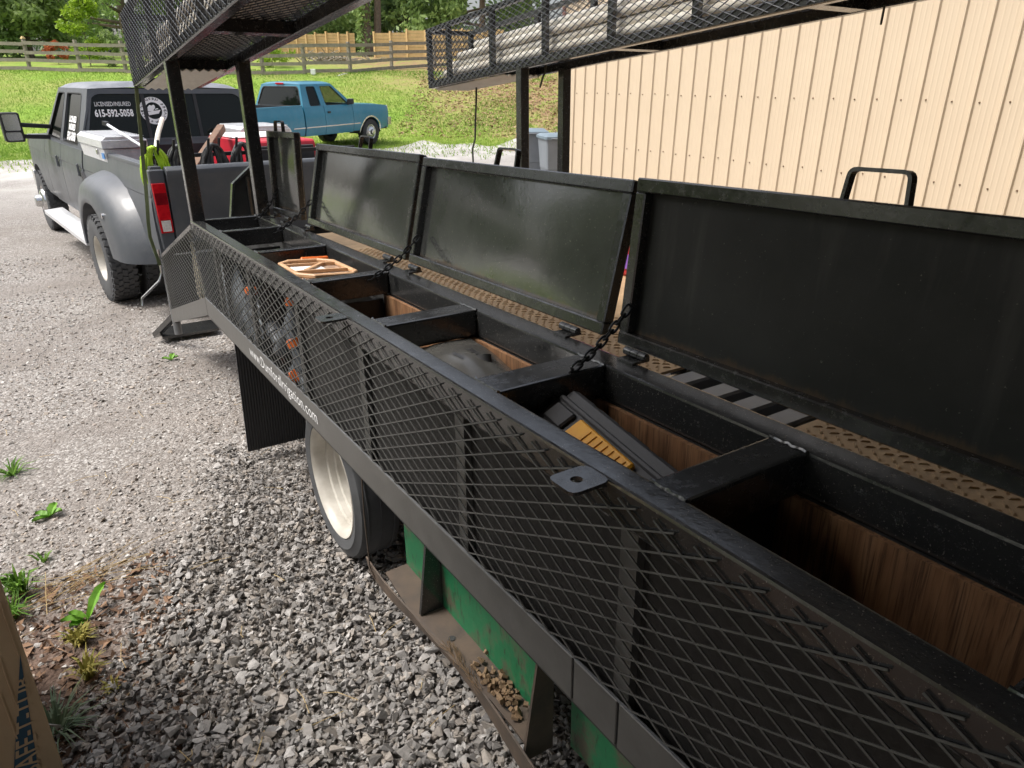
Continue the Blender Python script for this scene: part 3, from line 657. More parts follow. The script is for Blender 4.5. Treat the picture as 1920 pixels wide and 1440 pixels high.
# ivy-clad trunk
pb = gp(690, 108, 45.5)
with frame(Matrix.Translation(pb)):
    t = thing('ivy_tree', 'tall trunk wrapped in green ivy between the two yellow fences', 'tree')
    mb = MB(); mb.tube([(0, 0, -.3), (.05, .1, 1), (.0, 0, 3), (-.2, 0, 6), (-.2, .2, 10)], [.55, .36, .30, .26, .2], 10); mb.tube([(.9, -.2, -.3), (.7, -.1, 1.2), (.9, 0, 3.5), (1.3, 0, 8)], [.4, .25, .2, .14], 8); mb.build('trunk', M['bark'], t, smooth=True)
    spec = [((-.1+random.uniform(-.2, .2), random.uniform(-.2, .2), z), (.5, .5, .5)) for z in np.linspace(.2, 8, 22)]+[((random.uniform(-.8, .9), 0, random.uniform(6, 10)), (1.1, 1.1, .8)) for _ in range(8)]
    V, F, T = crown_arrays(spec, 5200, .13, TONES['mid']); fast_mesh('ivy', V, F, M['leaf'], t, tint=T)
# brush pile behind the fence
pb = gp(625, 118, 38.5)
with frame(Matrix.Translation(pb)):
    mb = MB()
    for q in range(90):
        a = random.uniform(0, 6.28); c = Vector((random.gauss(0, .8), random.gauss(0, .4), random.uniform(0, .25))); d = Vector((math.cos(a), .6*math.sin(a), random.uniform(-.1, .6)))*random.uniform(.5, 1.1)
        mb.tube([c, c+d*.5+Vector((0, 0, .08)), c+d], [.03, .022, .01], 5)
    mb.build('brush_pile', M['fence_wood'], None, smooth=True, label='heap of grey cut branches behind the rail fence', cat='brush pile', kind='stuff')
# ------------------------------------------------------------------ trailer (its own, slightly nose-down frame)
_a, _b = R_(-.40), R_(-1.885)
_Rz = Matrix(((math.cos(_a), math.sin(_a), 0), (-math.sin(_a), math.cos(_a), 0), (0, 0, 1)))
_Rx = Matrix(((1, 0, 0), (0, math.cos(_b), -math.sin(_b)), (0, math.sin(_b), math.cos(_b))))
TM = Matrix.Translation((0, 0, .09)) @ (_Rz @ _Rx).to_4x4()
FR.append(TM)
ZR, XL, XR = 1.13, .638, 1.034            # rail height, outer face, inner rail outer face
YB, YF = -.75, 3.99                      # modelled rear end, front corner
trl = thing('utility_trailer', 'long black steel utility trailer with open side tool bins and overhead pipe racks', 'trailer', (1.85, 2.3, 0))
def part(mb, name, mat, par=None, **kw): return mb.build(name, mat, par or trl, **kw)
mb = MB(); mb.b2((XL, YB, ZR-.066), (XL+.052, YF, ZR)); part(mb, 'side_rail', M['black_dull'], bevel=.006, seg=2)
mb = MB(); mb.b2((.968, YB, ZR-.082), (XR, YF, ZR-.002)); part(mb, 'inner_rail', M['black_dull'], bevel=.006, seg=2)
XB = [(3.965, .05), (3.515, .05), (2.885, .05), (2.255, .06), (1.665, .085), (1.112, .095), (.592, .075), (.09, .085), (-.45, .08)]
for y, wd in XB:
    mb = MB(); mb.b2((XL+.053, y-wd/2, ZR-.078), (.967, y+wd/2, ZR-.0015)); part(mb, 'cross_bar', M['black'], bevel=.006, seg=2)
    if y > YB and y < 3.9:
        mb = MB(); mb.b2((.672, y-.006, .62), (.952, y+.006, ZR-.098)); part(mb, 'divider', M['black_deep'])
for y, wd in XB:
    for x, k in ((XL+.053, 1), (.967, -1)):
        mb = MB(); mb.tube([(x+.002*math.sin(q*2.1+y*9), y-wd/2+wd*q/8, ZR-.0015+.001*math.sin(q*3.3)) for q in range(9)], .0038, 6); part(mb, 'weld_bead', M['black_dull'], smooth=True)
# bin walls and floor
mb = MB(); mb.b2((.655, YB, .60), (.98, YF, .615)); part(mb, 'bin_floor', M['black_deep'])
for y0, y1 in ((1.665, 2.255), (1.112, 1.665), (.592, 1.112), (.09, .592), (-.45, .09)):
    mb = MB(); mb.b2((.953, y0+.007, .616), (.965, y1-.007, ZR-.0825)); part(mb, 'plywood_liner', M['ply'])
for y0, y1 in ((2.255, 2.885), (2.885, 3.515), (3.515, 3.965)):
    mb = MB(); mb.b2((.953, y0+.007, .616), (.965, y1-.007, ZR-.12)); part(mb, 'back_panel', M['black_deep'])
M['slat_ply'] = simple('black_stained_plywood', (.022, .020, .018), (.010, .009, .009), 40, .7, 0, .5, 90)
for y0, y1 in ((1.665, 2.255), (1.112, 1.665), (.592, 1.112), (.09, .592), (-.45, .09), (YB, -.45)):
    mb = MB(); mb.b2((.662, y0+.0005, .645), (.670, y1-.0005, ZR-.067)); part(mb, 'side_board', M['slat_ply'])
for y in (2.265, 1.70, 1.15, .62, .12, -.45, 3.52, 2.9):
    mb = MB(); mb.b2((.645, y-.019, .645), (.661, y+.019, ZR-.066)); part(mb, 'upright', M['strap_grey'])
mb = MB(); mb.b2((.9705, YB, .60), (.984, YF, ZR-.0825)); part(mb, 'light_block', M['black_deep'])  # black backing added to stop light leaking between rail and liner
# lower strap in lengths, with lettering
for y0, y1 in ((3.885, .733), (.728, .612), (.607, YB)):
    mb = MB(); mb.b2((XL-.008, y1, .643), (XL, y0, .741)); part(mb, 'bottom_strap', M['strap_grey'], bevel=.0015)
mb = MB(); mb.b2((XL, YB, .643), (XL+.06, 3.885, .650)); part(mb, 'strap_flange', M['strap_grey'])
mb = MB(); mb.b2((XL-.0075, YB, .7412), (XL-.0035, 3.885, .7425)); part(mb, 'weld_bead', M['steel_grey'])
# expanded metal
def expanded(mb, fn, u0, u1, v0, v1, lw=.076, sw=.034, th=.0034, dp=.003, wob=.0):
    """zig-zag strands on the (u,v) sheet; fn(u,v,d)->point"""
    nu = int(round((u1-u0)/lw)); lw = (u1-u0)/nu; nv = int(round((v1-v0)/sw*2)); d_ = (v1-v0)/nv
    for j in range(nv+1):
        for i in range(nu*2):
            sgn = 1 if (i+j) % 2 == 0 else -1
            ua, ub = u0+i*lw/2, u0+(i+1)*lw/2
            va, vb = v0+j*d_-d_/2*sgn, v0+j*d_+d_/2*sgn
            if min(va, vb) > v1-1e-5 or max(va, vb) < v0+1e-5: continue
            for lim, over in ((v1, lambda q: q > v1), (v0, lambda q: q < v0)):
                if over(vb): ub = ua+(ub-ua)*(lim-va)/(vb-va); vb = lim
                elif over(va): ua = ub+(ua-ub)*(lim-vb)/(va-vb); va = lim
            if abs(va-vb) < 1e-5: continue
            a0, a1 = Vector(fn(ua, va, 0)), Vector(fn(ub, vb, 0)); n_ = (Vector(fn(ua, va, 1))-a0).normalized(); d = (a1-a0).normalized(); s_ = d.cross(n_)
            dd = (n_*.92+s_*.38*(1 if s_.z > 0 else -1)).normalized(); ss = d.cross(dd)
            q = [ss*th/2+dd*dp/2, -ss*th/2+dd*dp/2, -ss*th/2-dd*dp/2, ss*th/2-dd*dp/2]
            e = d*.0012
            mb.add([a0-e+k for k in q]+[a1+e+k for k in q], [(0,1,5,4),(1,2,6,5),(2,3,7,6),(3,0,4,7)])
mb = MB(); expanded(mb, lambda u, v, d: (XL-.004+.002*math.sin(u*9)*math.sin(v*14)-d, u, v), YB, YF-.03, .735, 1.113, th=.0029, dp=.0034)
part(mb, 'mesh_panel', M['mesh_wire'], kind='stuff', fixn=False)
# sloped nose
NY, NZ = 5.38, .40                       # nose length end, drop
def nose_z(y): return -(y-YF+.1)/(NY-YF+.1)*NZ
mb = MB(); expanded(mb, lambda u, v, d: (XL-.004-d, u, v+nose_z(u)), YF-.03, NY, .735, 1.11, th=.0029, dp=.0034); part(mb, 'nose_mesh', M['mesh_wire'], kind='stuff', fixn=False)
def slope_bar(mb, x0, x1, z0, z1, y0=YF-.1, y1=NY): mb.add([(x, y, z+nose_z(y)) for y in (y0, y1) for x, z in ((x0, z0), (x1, z0), (x1, z1), (x0, z1))], [(0,1,2,3),(4,7,6,5),(0,4,5,1),(1,5,6,2),(2,6,7,3),(3,7,4,0)])
mb = MB(); slope_bar(mb, XL-.008, XL, .645, .741); part(mb, 'nose_strap', M['strap_grey'])
mb = MB(); slope_bar(mb, XL-.002, XL+.045, 1.10, 1.135, YF, NY); part(mb, 'nose_rail', M['black_dull'])
mb = MB(); slope_bar(mb, .985, 1.012, .66, 1.13, YF, NY); part(mb, 'nose_side', M['black_deep'])
mb = MB(); slope_bar(mb, XL+.02, 1.0, .65, .66, YF, NY); part(mb, 'nose_floor', M['black_deep'])
mb = MB(); mb.b2((XL, NY-.03, .645-NZ), (XL+.03, NY, 1.13-NZ)); part(mb, 'nose_post', M['strap_grey'])
mb = MB(); mb.b2((XL+.03, NY-.012, .66-NZ), (1.03, NY, 1.12-NZ)); part(mb, 'nose_front', M['black_deep'])
# lettering on the strap
vs, fs = text_mb('www.DumfordIrrigation.com', .066, .0); kx_ = .875/(max(v.x for v in vs)-min(v.x for v in vs))
mb = MB(); mb.add([Vector((XL-.0095, 2.553-v.x*kx_, .676+v.y)) for v in vs], fs)
part(mb, 'lettering', M['decal'], fixn=False)
# fixing tabs with a hole
for y in (1.775, .69):
    mb = MB(); cx, cy = -.042, 0; ou = []; inn = []
    for q in range(32):
        t = q*2*math.pi/32; c_, s_ = math.cos(t), math.sin(t); k = (abs(c_/(.033 if c_ < 0 else .042))**6+abs(s_/.032)**6)**(-1/6); ou.append((cx+c_*k, cy+s_*k)); inn.append((cx+.010*c_, cy+.010*s_))
    mb.ring(ou, inn, lambda u, v, d: (XL+u, y+v, ZR-.004+d), 0, .006); part(mb, 'tab', M['black'])
# deck between the two bin rows
mb = MB(); mb.b2((1.037, 1.22, .985), (2.63, YF, .993)); part(mb, 'deck_plate', M['tan_tread'])
mb = MB(); mb.b2((1.037, YB, .985), (2.63, .80, .993)); part(mb, 'deck_plate', M['tan_tread'])
mb = MB()
for y0, y1, st in ((1.24, 3.4, .034), (.0, .78, .034)):
    j = 0; y = y0
    while y < y1:
        for i in range(15):
            x = 1.05+i*.034+(0 if j % 2 else .017); an = 40 if (i+j) % 2 else -40
            mb.box((x, y, .9945), (.024, .007, .004), rotm(0, 0, an), taper=.55)
        y += st*.6; j += 1
part(mb, 'tread_bars', M['tan_tread'], kind='stuff')
for y in (1.17, 1.06, .96, .86):
    mb = MB(); mb.b2((1.035, y-.032, .945), (2.62, y+.032, .985)); part(mb, 'deck_bar', M['steel_grey'], bevel=.006)
mb = MB(); mb.b2((1.04, YB, .80), (1.09, YF, .90)); part(mb, 'deck_beam', M['rusty'])
mb = MB(); mb.b2((2.64, YB, .70), (2.69, YF, 1.11)); mb.b2((3.02, YB, .70), (3.06, YF, 1.11)); mb.b2((2.69, YB, .70), (3.02, YF, .72)); part(mb, 'right_bin', M['black_dull'])
for y in (3.965, 2.885, 1.665, .592):
    mb = MB(); mb.b2((2.691, y-.03, 1.04), (3.019, y+.03, 1.108)); part(mb, 'cross_bar', M['black'])
# posts
def posts(x): 
    mb = MB(); mb.b2((x, 3.925, ZR-.02 if x < 2 else .9), (x+.062, 3.985, 1.885)); return part(mb, 'post', M['black'], bevel=.005, seg=2)
for x in (.640, .972, 2.665, 2.995): posts(x)
# ------------------------------------------------------------------ overhead pipe racks
def rack_z(y): return 1.885+.066*(3.8-y)
def rack(x0, x1, yf, yb):
    def P(x, y, dz): return Vector((x, y, rack_z(y)+dz))
    mb = MB()
    for x in (x0, x1-.045): mb.add([P(a, y, z) for y in (yb, yf) for a, z in ((x, 0), (x+.045, 0), (x+.045, .05), (x, .05))], [(0,1,2,3),(4,7,6,5),(0,4,5,1),(1,5,6,2),(2,6,7,3),(3,7,4,0)])
    rk = part(mb, 'pipe_rack', M['black'], bevel=.004)
    for x in (x0, x1-.03):
        mb = MB(); mb.add([P(a, y, z) for y in (yb, yf) for a, z in ((x, .375), (x+.03, .375), (x+.03, .405), (x, .405))], [(0,1,2,3),(4,7,6,5),(0,4,5,1),(1,5,6,2),(2,6,7,3),(3,7,4,0)])
        mb.build('top_rail', M['black'], rk)
    yy = yf-.02; k = 0
    while yy > yb:
        for x in (x0+.002, x1-.032):
            mb = MB(); mb.add([P(x+a, yy+b, z) for z in (.051, .374) for a, b in ((0, -.02), (.028, -.02), (.028, .02), (0, .02))], [(0,1,2,3),(4,7,6,5),(0,4,5,1),(1,5,6,2),(2,6,7,3),(3,7,4,0)]); mb.build('upright', M['black'], rk)
        mb = MB()
        if k in (0, 2, 4, 6, 8): mb.add([P(a, yy+b, z) for a in (x0+.046, x1-.046) for b, z in ((-.035, .002), (.035, .002), (.035, .048), (-.035, .048))], [(0,1,2,3),(4,7,6,5),(0,4,5,1),(1,5,6,2),(2,6,7,3),(3,7,4,0)])
        if mb.v: mb.build('cross_bar', M['black'], rk)
        if k == 0:
            mb = MB(); mb.add([P(a, yy+b, z) for a in (x0+.046, x1-.046) for b, z in ((-.014, .372), (.014, .372), (.014, .40), (-.014, .40))], [(0,1,2,3),(4,7,6,5),(0,4,5,1),(1,5,6,2),(2,6,7,3),(3,7,4,0)]); mb.build('end_bar', M['black'], rk)
        yy -= .30 if k == 0 else .59; k += 1
    for x, s in ((x0-.003, -1), (x1+.003, 1)):
        mb = MB(); expanded(mb, lambda u, v, d: (x+s*d, u, rack_z(u)+v), yb, yf, .01, .40, th=.0026, dp=.0045, lw=.072, sw=.033); mb.build('side_mesh', M['mesh_black'], rk, kind='stuff', fixn=False)
    mb = MB(); expanded(mb, lambda u, v, d: (v, u, rack_z(u)+.053+d), yb, yf-.45, x0+.02, x1-.02, th=.0030, dp=.0048, lw=.072, sw=.033); mb.build('floor_mesh', M['mesh_black'], rk, kind='stuff', fixn=False)
    mb = MB(); expanded(mb, lambda u, v, d: (v, yf-.002-d, rack_z(yf)+u), .03, .39, x0+.01, x1-.01, th=.003, lw=.072, sw=.033); mb.build('end_mesh', M['mesh_black'], rk, kind='stuff', fixn=False)
    # short corrugated tray left showing under the front overhang
    mb = MB(); n_ = 14
    mb.loft([[P(x0+.05+(x1-x0-.10)*i/n_, y, -.006-.012*(i % 2)) for i in range(n_+1)]+[P(x0+.05+(x1-x0-.10)*i/n_, y, -.002-.012*(i % 2)) for i in range(n_, -1, -1)] for y in (yf-1.0, yf-.03)], True, True)
    mb.build('tray_sheet', M['pvc_grey'], rk)
    return rk
rackL = rack(.640, 1.034, 5.17, -.3); rackR = rack(2.665, 3.057, 5.19, -.3)
# ------------------------------------------------------------------ lids
def lid(y0, y1, xh, tilt, hh=.348, handle=True, hy=None, twist=0, sheet='lid'):
    """lid standing open on its hinge line (xh); local sheet coordinates (y along, v up the sheet)"""
    ct, st = math.cos(R_(tilt)), math.sin(R_(tilt)); W_, dep = .030, .030
    def Q(u, v, d): return (xh+st*v-ct*d+twist*(u-y0), u, ZR+.010+ct*v+st*d)
    mb = MB()
    for a, b, c, d in ((y0, y1, 0, W_), (y0, y1, hh-W_, hh), (y0, y0+W_, W_, hh-W_), (y1-W_, y1, W_, hh-W_)):
        mb.add([Q(u, v, q) for q in (0, dep) for u, v in ((a, c), (b, c), (b, d), (a, d))], [(0,1,2,3),(4,7,6,5),(0,4,5,1),(1,5,6,2),(2,6,7,3),(3,7,4,0)])
    ld = part(mb, 'lid', M['black'], bevel=.003)
    mb = MB(); bow = lambda a, b: .004+.0055*math.sin(math.pi*a)*math.sin(math.pi*b)*(1+.5*math.sin(5*a+2*b+y0))-.0015*math.sin(9*a+1)*math.sin(math.pi*b)
    mb.grid(lambda a, b: Q(y0+.004+a*(y1-y0-.008), .004+b*(hh-.008), bow(a, b)), 22, 10)
    mb.add([Q(u, v, q) for q in (-.004, .003) for u, v in ((y0+.004, .004), (y1-.004, .004), (y1-.004, hh-.004), (y0+.004, hh-.004))], [(0,1,2,3),(0,4,5,1),(1,5,6,2),(2,6,7,3),(3,7,4,0)])
    mb.build('lid_sheet', M[sheet], ld, smooth=30, fixn=False)
    if handle:
        c = hy if hy is not None else (y0+y1)/2; mb = MB(); g = .0075
        pts = rpoly([(c-.062, hh-.012), (c-.055, hh+.054), (c+.055, hh+.054), (c+.062, hh-.012)], [.0, .012, .012, .0], 4)
        ring = []
        for (u, v) in pts[2:-2] if False else pts: ring.append((u, v))
        # flat bar bent to a U: build as swept rectangle
        path = [(c-.056, hh-.02)]+rpoly([(c-.056, hh-.02), (c-.050, hh+.048), (c+.050, hh+.048), (c+.056, hh-.02)], .012, 4)[5:15]+[(c+.056, hh-.02)]
        rings = []
        for i, (u, v) in enumerate(path):
            p0, p1 = path[max(i-1, 0)], path[min(i+1, len(path)-1)]; tx, tv = p1[0]-p0[0], p1[1]-p0[1]; L = math.hypot(tx, tv); nx, nv = -tv/L*.0032, tx/L*.0032
            rings.append([Vector(Q(u+nx, v+nv, .004)), Vector(Q(u-nx, v-nv, .004)), Vector(Q(u-nx, v-nv, .020)), Vector(Q(u+nx, v+nv, .020))])
        mb.loft(rings, True, True); mb.build('handle', M['black'], ld)
    for y in (y0+.10, y1-.085):
        if y > YB:
            mb = MB()
            for q in range(3): mb.tube([(XR+.012, y-.033+q*.023, ZR+.012), (XR+.012, y-.012+q*.023, ZR+.012)], .0095, 10)
            mb.tube([(XR+.012, y-.036, ZR+.012), (XR+.012, y+.038, ZR+.012)], .006, 8)
            mb.box((XR+.004, y, ZR+.001), (.05, .05, .005)); mb.build('hinge', M['black'], ld, smooth=40)
    return ld
lid(.08, 1.137, 1.092, 6.0, .372, hy=.602, sheet='lid_matte'); lid(1.195, 2.264, 1.092, 13, .364, hy=1.76); lid(2.30, 3.392, 1.094, 13.2, .372, hy=2.84)
lid(3.545, 3.93, 1.110, 2, .415, hy=3.78, twist=-.07)
# trapezoid nose lid leaning open in front of the posts
mb = MB(); po = [(.895, 1.03), (1.10, 1.03), (1.10, 1.385), (.948, 1.268)]
pi = [(.912, 1.045), (1.085, 1.045), (1.085, 1.355), (.962, 1.258)]
mb.ring(po, pi, lambda u, v, d: (u, 4.30+d+(v-1.1)*.12, v), 0, .035); nl = part(mb, 'nose_lid', M['black_dull'], bevel=.002)
mb = MB(); mb.prism(po, lambda u, v, d: (u, 4.30+d+(v-1.1)*.12, v), .032, .040); mb.build('lid_sheet', M['lid'], nl)
mb = MB(); mb.b2((1.022, 4.29, 1.046), (1.036, 4.335, 1.30)); mb.build('stiffener', M['black_dull'], nl)
# ------------------------------------------------------------------ lid chains
def chain(a, b, sag=.012):
    a, b = Vector(a), Vector(b); L = (b-a).length; n_ = max(4, int(round(L/.0245))); mb = MB()
    mb.tube([a+Vector((-.028, .004, -.012)), a+Vector((-.018, .002, -.012)), a+Vector((-.006, 0, -.004)), a], .0028, 6); ch = part(mb, 'chain', M['chain'])
    mb = MB(); pts = []
    for q in range(16):
        t = q/16*2*math.pi; c, s = math.cos(t), math.sin(t); pts.append((.0075*s, .0098*(1 if c > 0 else -1)*min(1, abs(c)*1.35)**.8+.0*c, 0))
    mb.tube([(p[0], p[1]*1.55, 0) for p in pts], .0030, 6, closed=True); src = None
    d = (b-a).normalized()
    for i in range(n_):
        t = (i+.5)/n_; p = a.lerp(b, t)-Vector((0, 0, sag*4*t*(1-t))); d2 = (d-Vector((0, 0, sag*4*(1-2*t)/L))).normalized()
        x = d2.cross(Vector((.3, .2, 1))).normalized(); z = x.cross(d2); 
        ang = (0 if i % 2 else math.pi/2)+.35; x2 = x*math.cos(ang)+z*math.sin(ang); z2 = x2.cross(d2)
        m = TM @ Matrix(((x2.x, d2.x, z2.x, p.x), (x2.y, d2.y, z2.y, p.y), (x2.z, d2.z, z2.z, p.z), (0, 0, 0, 1)))
        if src is None:
            with frame(m): src = mb.build('link', M['chain'], ch, smooth=60)
            off = m.inverted() @ WM[src]
        else: again(src, 'link', m @ off, ch)
chain((.886, 1.072, 1.135), (1.065, 1.102, 1.238)); chain((.898, 2.168, 1.135), (1.085, 2.21, 1.243)); chain((.915, 3.345, 1.135), (1.09, 3.375, 1.252)); chain((.945, 3.83, 1.135), (1.085, 3.90, 1.262))
# ------------------------------------------------------------------ running gear
def tyre(mb, o, r, wdt, rim, sgn=1, tread=True, blocks=44, n=56):
    """tyre round the x axis, outer side towards -x when sgn=1"""
    w2 = wdt/2; prof = [(rim, -w2*.78), (rim*1.04, -w2*.93), (rim+(r-rim)*.45, -w2*1.02), (r-.045, -w2*.97), (r-.018, -w2*.86), (r-.010, -w2*.7), (r-.010, w2*.7), (r-.018, w2*.86), (r-.045, w2*.97), (rim+(r-rim)*.45, w2*1.02), (rim*1.04, w2*.93), (rim, w2*.78)]
    mb.lathe([(a, b*sgn) for a, b in prof]+[(rim, -w2*.78*sgn)], o, 'x', n)
    if tread:
        rows = ((-.72, .22), (-.40, .24), (0, .25), (.40, .24), (.72, .22))
        for k, (cx, cw) in enumerate(rows):
            for q in range(blocks):
                t = (q+.5*(k % 2)+random.uniform(-.06, .06))*2*math.pi/blocks; m = Matrix.Rotation(t, 3, 'X')
                ln = 2*math.pi*r/blocks*.74; p = m @ Vector((0, 0, r-.008)); 
                mb.box(Vector(o)+Vector((cx*w2*sgn, 0, 0))+p, (cw*wdt*.78, ln, .017), m @ rotm(0, 0, 14*(1 if k % 2 else -1)))
            if k in (0, 4):
                for q in range(blocks):
                    t = q*2*math.pi/blocks; m = Matrix.Rotation(t, 3, 'X'); p = m @ Vector((0, 0, r-.030)); mb.box(Vector(o)+Vector((cx*w2*1.26*sgn, 0, 0))+p, (.014, 2*math.pi*r/blocks*.5, .030), m)
def trailer_wheel(x, y, s=1):
    mb = MB(); o = (x+.085*s, y, .318); tyre(mb, o, .318, .17, .225, s, False); 
    for k in (-.5, 0, .5): mb.lathe([(.309, k*.1-.003), (.3125, k*.1-.0029), (.3125, k*.1+.0029), (.309, k*.1+.003)], o, 'x', 48)
    wh = part(mb, 'wheel', M['rubber_grey'], smooth=35)
    mb = MB(); X0 = -.066*s
    mb.lathe([(.222, X0-.004*s), (.230, X0-.010*s), (.226, X0-.014*s), (.214, X0-.004*s), (.207, X0+.016*s), (.206, X0+.040*s), (.198, X0+.046*s), (.196, X0+.070*s), (.188, X0+.076*s), (.186, X0+.115*s), (.178, X0+.13*s), (.160, X0+.140*s), (.145, X0+.136*s), (.080, X0+.13*s), (.070, X0+.09*s), (.062, X0+.085*s), (.001, X0+.088*s)], o, 'x', 48)
    mb.build('rim', M['rim_white'], wh, smooth=35)
    for q in range(8): t = q*math.pi/4; mb = MB(); mb.tube([(o[0]+X0+.135*s, o[1]+.105*math.cos(t), o[2]+.105*math.sin(t)), (o[0]+X0+.11*s, o[1]+.105*math.cos(t), o[2]+.105*math.sin(t))], .011, 6); mb.build('lug_nut', M['steel_grey'], wh)
trailer_wheel(.715, 2.36); trailer_wheel(2.985, 2.36, -1)
mb = MB(); mb.tube([(.80, 2.36, .318), (2.9, 2.36, .318)], .045, 10); part(mb, 'axle', M['black_dull'], smooth=True)
mb = MB(); mb.b2((1.0, -.75, .58), (1.06, 5.2, .72)); part(mb, 'frame_rail', M['black_dull'])
mb = MB(); mb.b2((2.64, -.75, .58), (2.70, 3.9, .72)); part(mb, 'frame_rail', M['black_dull'])
# ribbed rubber mudflap ahead of the wheel
mb = MB(); n_ = 46; pts = [(.640+.30*i/n_, 3.35+(.0035 if i % 2 else 0)) for i in range(n_+1)]
mb.loft([[Vector((x-.018*(.64-z)/.6, y, z)) for x, y in pts]+[Vector((x-.018*(.64-z)/.6, 3.362, z)) for x, y in reversed(pts)] for z in (.06, .35, .66)], True, True); part(mb, 'mudflap', M['rubber'])
# old green side well hanging under the strap
mb = MB(); mb.b2((.800, 1.03, .205), (.806, 1.86, .66)); part(mb, 'green_plate', M['green'])
mb = MB(); n_ = 16
mb.loft([[Vector((.716+.012*math.sin(y*7), y, .196)), Vector((.80, y, .200)), Vector((.80, y, .206)), Vector((.716+.012*math.sin(y*7), y, .202))] for y in np.linspace(1.03, 1.86, n_)], True, True); part(mb, 'step_shelf', M['rusty'])
mb = MB(); mb.loft([[Vector((.712+.016*math.sin(y*6)+.03*max(0, y-1.75), y, .145+.02*math.sin(y*5))), Vector((.708+.014*math.sin(y*6), y, .203)), Vector((.713+.014*math.sin(y*6), y, .204)), Vector((.717+.016*math.sin(y*6)+.03*max(0, y-1.75), y, .145+.02*math.sin(y*5)))] for y in np.linspace(.5, 1.98, 30)], True, True); part(mb, 'bent_lip', M['rusty'], smooth=True)
mb = MB(); mb.prism([(.72, .206), (.799, .206), (.799, .62), (.775, .62)], lambda u, v, d: (u, 1.59+d, v), 0, .012); part(mb, 'gusset', M['black_dull'])
mb = MB(); mb.prism([(.716, .15), (.805, .15), (.805, .66), (.79, .66)], lambda u, v, d: (u, 1.020+d, v), 0, .008); part(mb, 'gusset', M['rusty'])
mb = MB(); mb.b2((.860, -.3, .12), (.866, 1.018, .66)); part(mb, 'green_plate', M['green'])
for y in (1.45, 1.14):
    mb = MB(); mb.lathe([(.0005, .0008), (.011, .0008), (.011, 0)], (.752, y, .206), 'z', 10); part(mb, 'hole_shade_disc', M['black_deep'])  # black disc laid on the shelf as the shade inside a hole
mb = MB(); mb.tube([(.70, 1.93, .66), (.695, 1.94, .4), (.69, 1.92, .20), (.70, 1.905, .155), (.712, 1.90, .17)], .0025, 6); part(mb, 'loose_wire', M['rusty'])
# dried mud and straw caught on the step
mb = MB()
for q in range(70):
    y = random.gauss(1.20, .06); x = random.uniform(.735, .795); z = .208+random.random()*.02
    mb.box((x, y, z), (random.uniform(.006, .02),)*2+(random.uniform(.004, .012),), rotm(random.uniform(0, 90), random.uniform(0, 90), random.uniform(0, 90)))
for q in range(60):
    y = random.uniform(1.22, 1.42); a = random.uniform(-.5, .5); p = Vector((.722+random.gauss(0, .008), y, .207)); mb.tube([p, p+Vector((math.sin(a)*.03, math.cos(a)*.03, random.uniform(0, .025)))], .0009, 3)
M['mud'] = simple('dry_mud', (.26, .17, .095), (.15, .10, .06), 60, .95)
mb.build('dried_mud', M['mud'], None, label='clump of dried mud and straw caught on the rusty step', cat='mud', kind='stuff')
# jack and drop foot at the nose
mb = MB(); mb.tube([(.66, 5.44, .66), (.66, 5.44, .14)], .028, 10); jk = part(mb, 'jack', M['steel_grey'], smooth=40)
mb = MB(); mb.tube([(.63, 5.44, .76), (.625, 5.44, .60), (.60, 5.44, .54), (.47, 5.42, .44), (.46, 5.41, .39)], .009, 8); mb.build('crank_handle', M['chrome'], jk, smooth=True)
mb = MB(); mb.box((.80, 6.0, .012), (.42, .30, .02)); mb.bar((.68, 5.60, .24), (.56, 5.95, .02), .05, .04); mb.build('drop_foot', M['black_dull'], jk)
mb = MB(); mb.bar((1.0, 5.0, .42), (1.75, 6.05, .36), .08, .1); mb.bar((2.66, 3.9, .50), (1.85, 6.05, .36), .08, .1); mb.bar((1.80, 5.95, .36), (1.80, 6.25, .36), .12, .1); part(mb, 'tongue', M['black_dull'])
FR.pop()
# ------------------------------------------------------------------ pickups
def side_grid(mb, ys, zb, zt, levels, xf, sgn, ret=.05):
    """body side skin: columns at ys, rows at the given heights clipped to zb(y)..zt(y)"""
    n = len(levels); vs = []; fs = []
    for y in ys:
        b, t = zb(y), zt(y)
        vs.append((sgn*(xf(y, b)-ret), y, b))
        for q in range(n): z = min(max(levels[q], b), t); vs.append((sgn*xf(y, z), y, z))
        vs.append((sgn*(xf(y, t)-ret), y, t))
    m = n+2
    for i in range(len(ys)-1):
        for j in range(m-1): fs.append((i*m+j, (i+1)*m+j, (i+1)*m+j+1, i*m+j+1))
    for i in (0, len(ys)-1):                                  # returns at the two ends
        base = len(vs); y = ys[i]; b, t = zb(y), zt(y)
        for q in range(n): z = min(max(levels[q], b), t); vs.append((sgn*(xf(y, z)-ret), y, z))
        for q in range(n-1): fs.append((i*m+1+q, i*m+2+q, base+q+1, base+q))
    mb.add(vs, fs)
def arch(y, yc, zc, r, sill): 
    d = r*r-(y-yc)**2
    return max(sill, zc+math.sqrt(d)) if d > 0 else sill
def arange(a, b, st, extra=()):
    v = list(np.arange(a, b, st))+[b]+[e for e in extra if a < e < b]; return sorted(set(round(q, 4) for q in v))

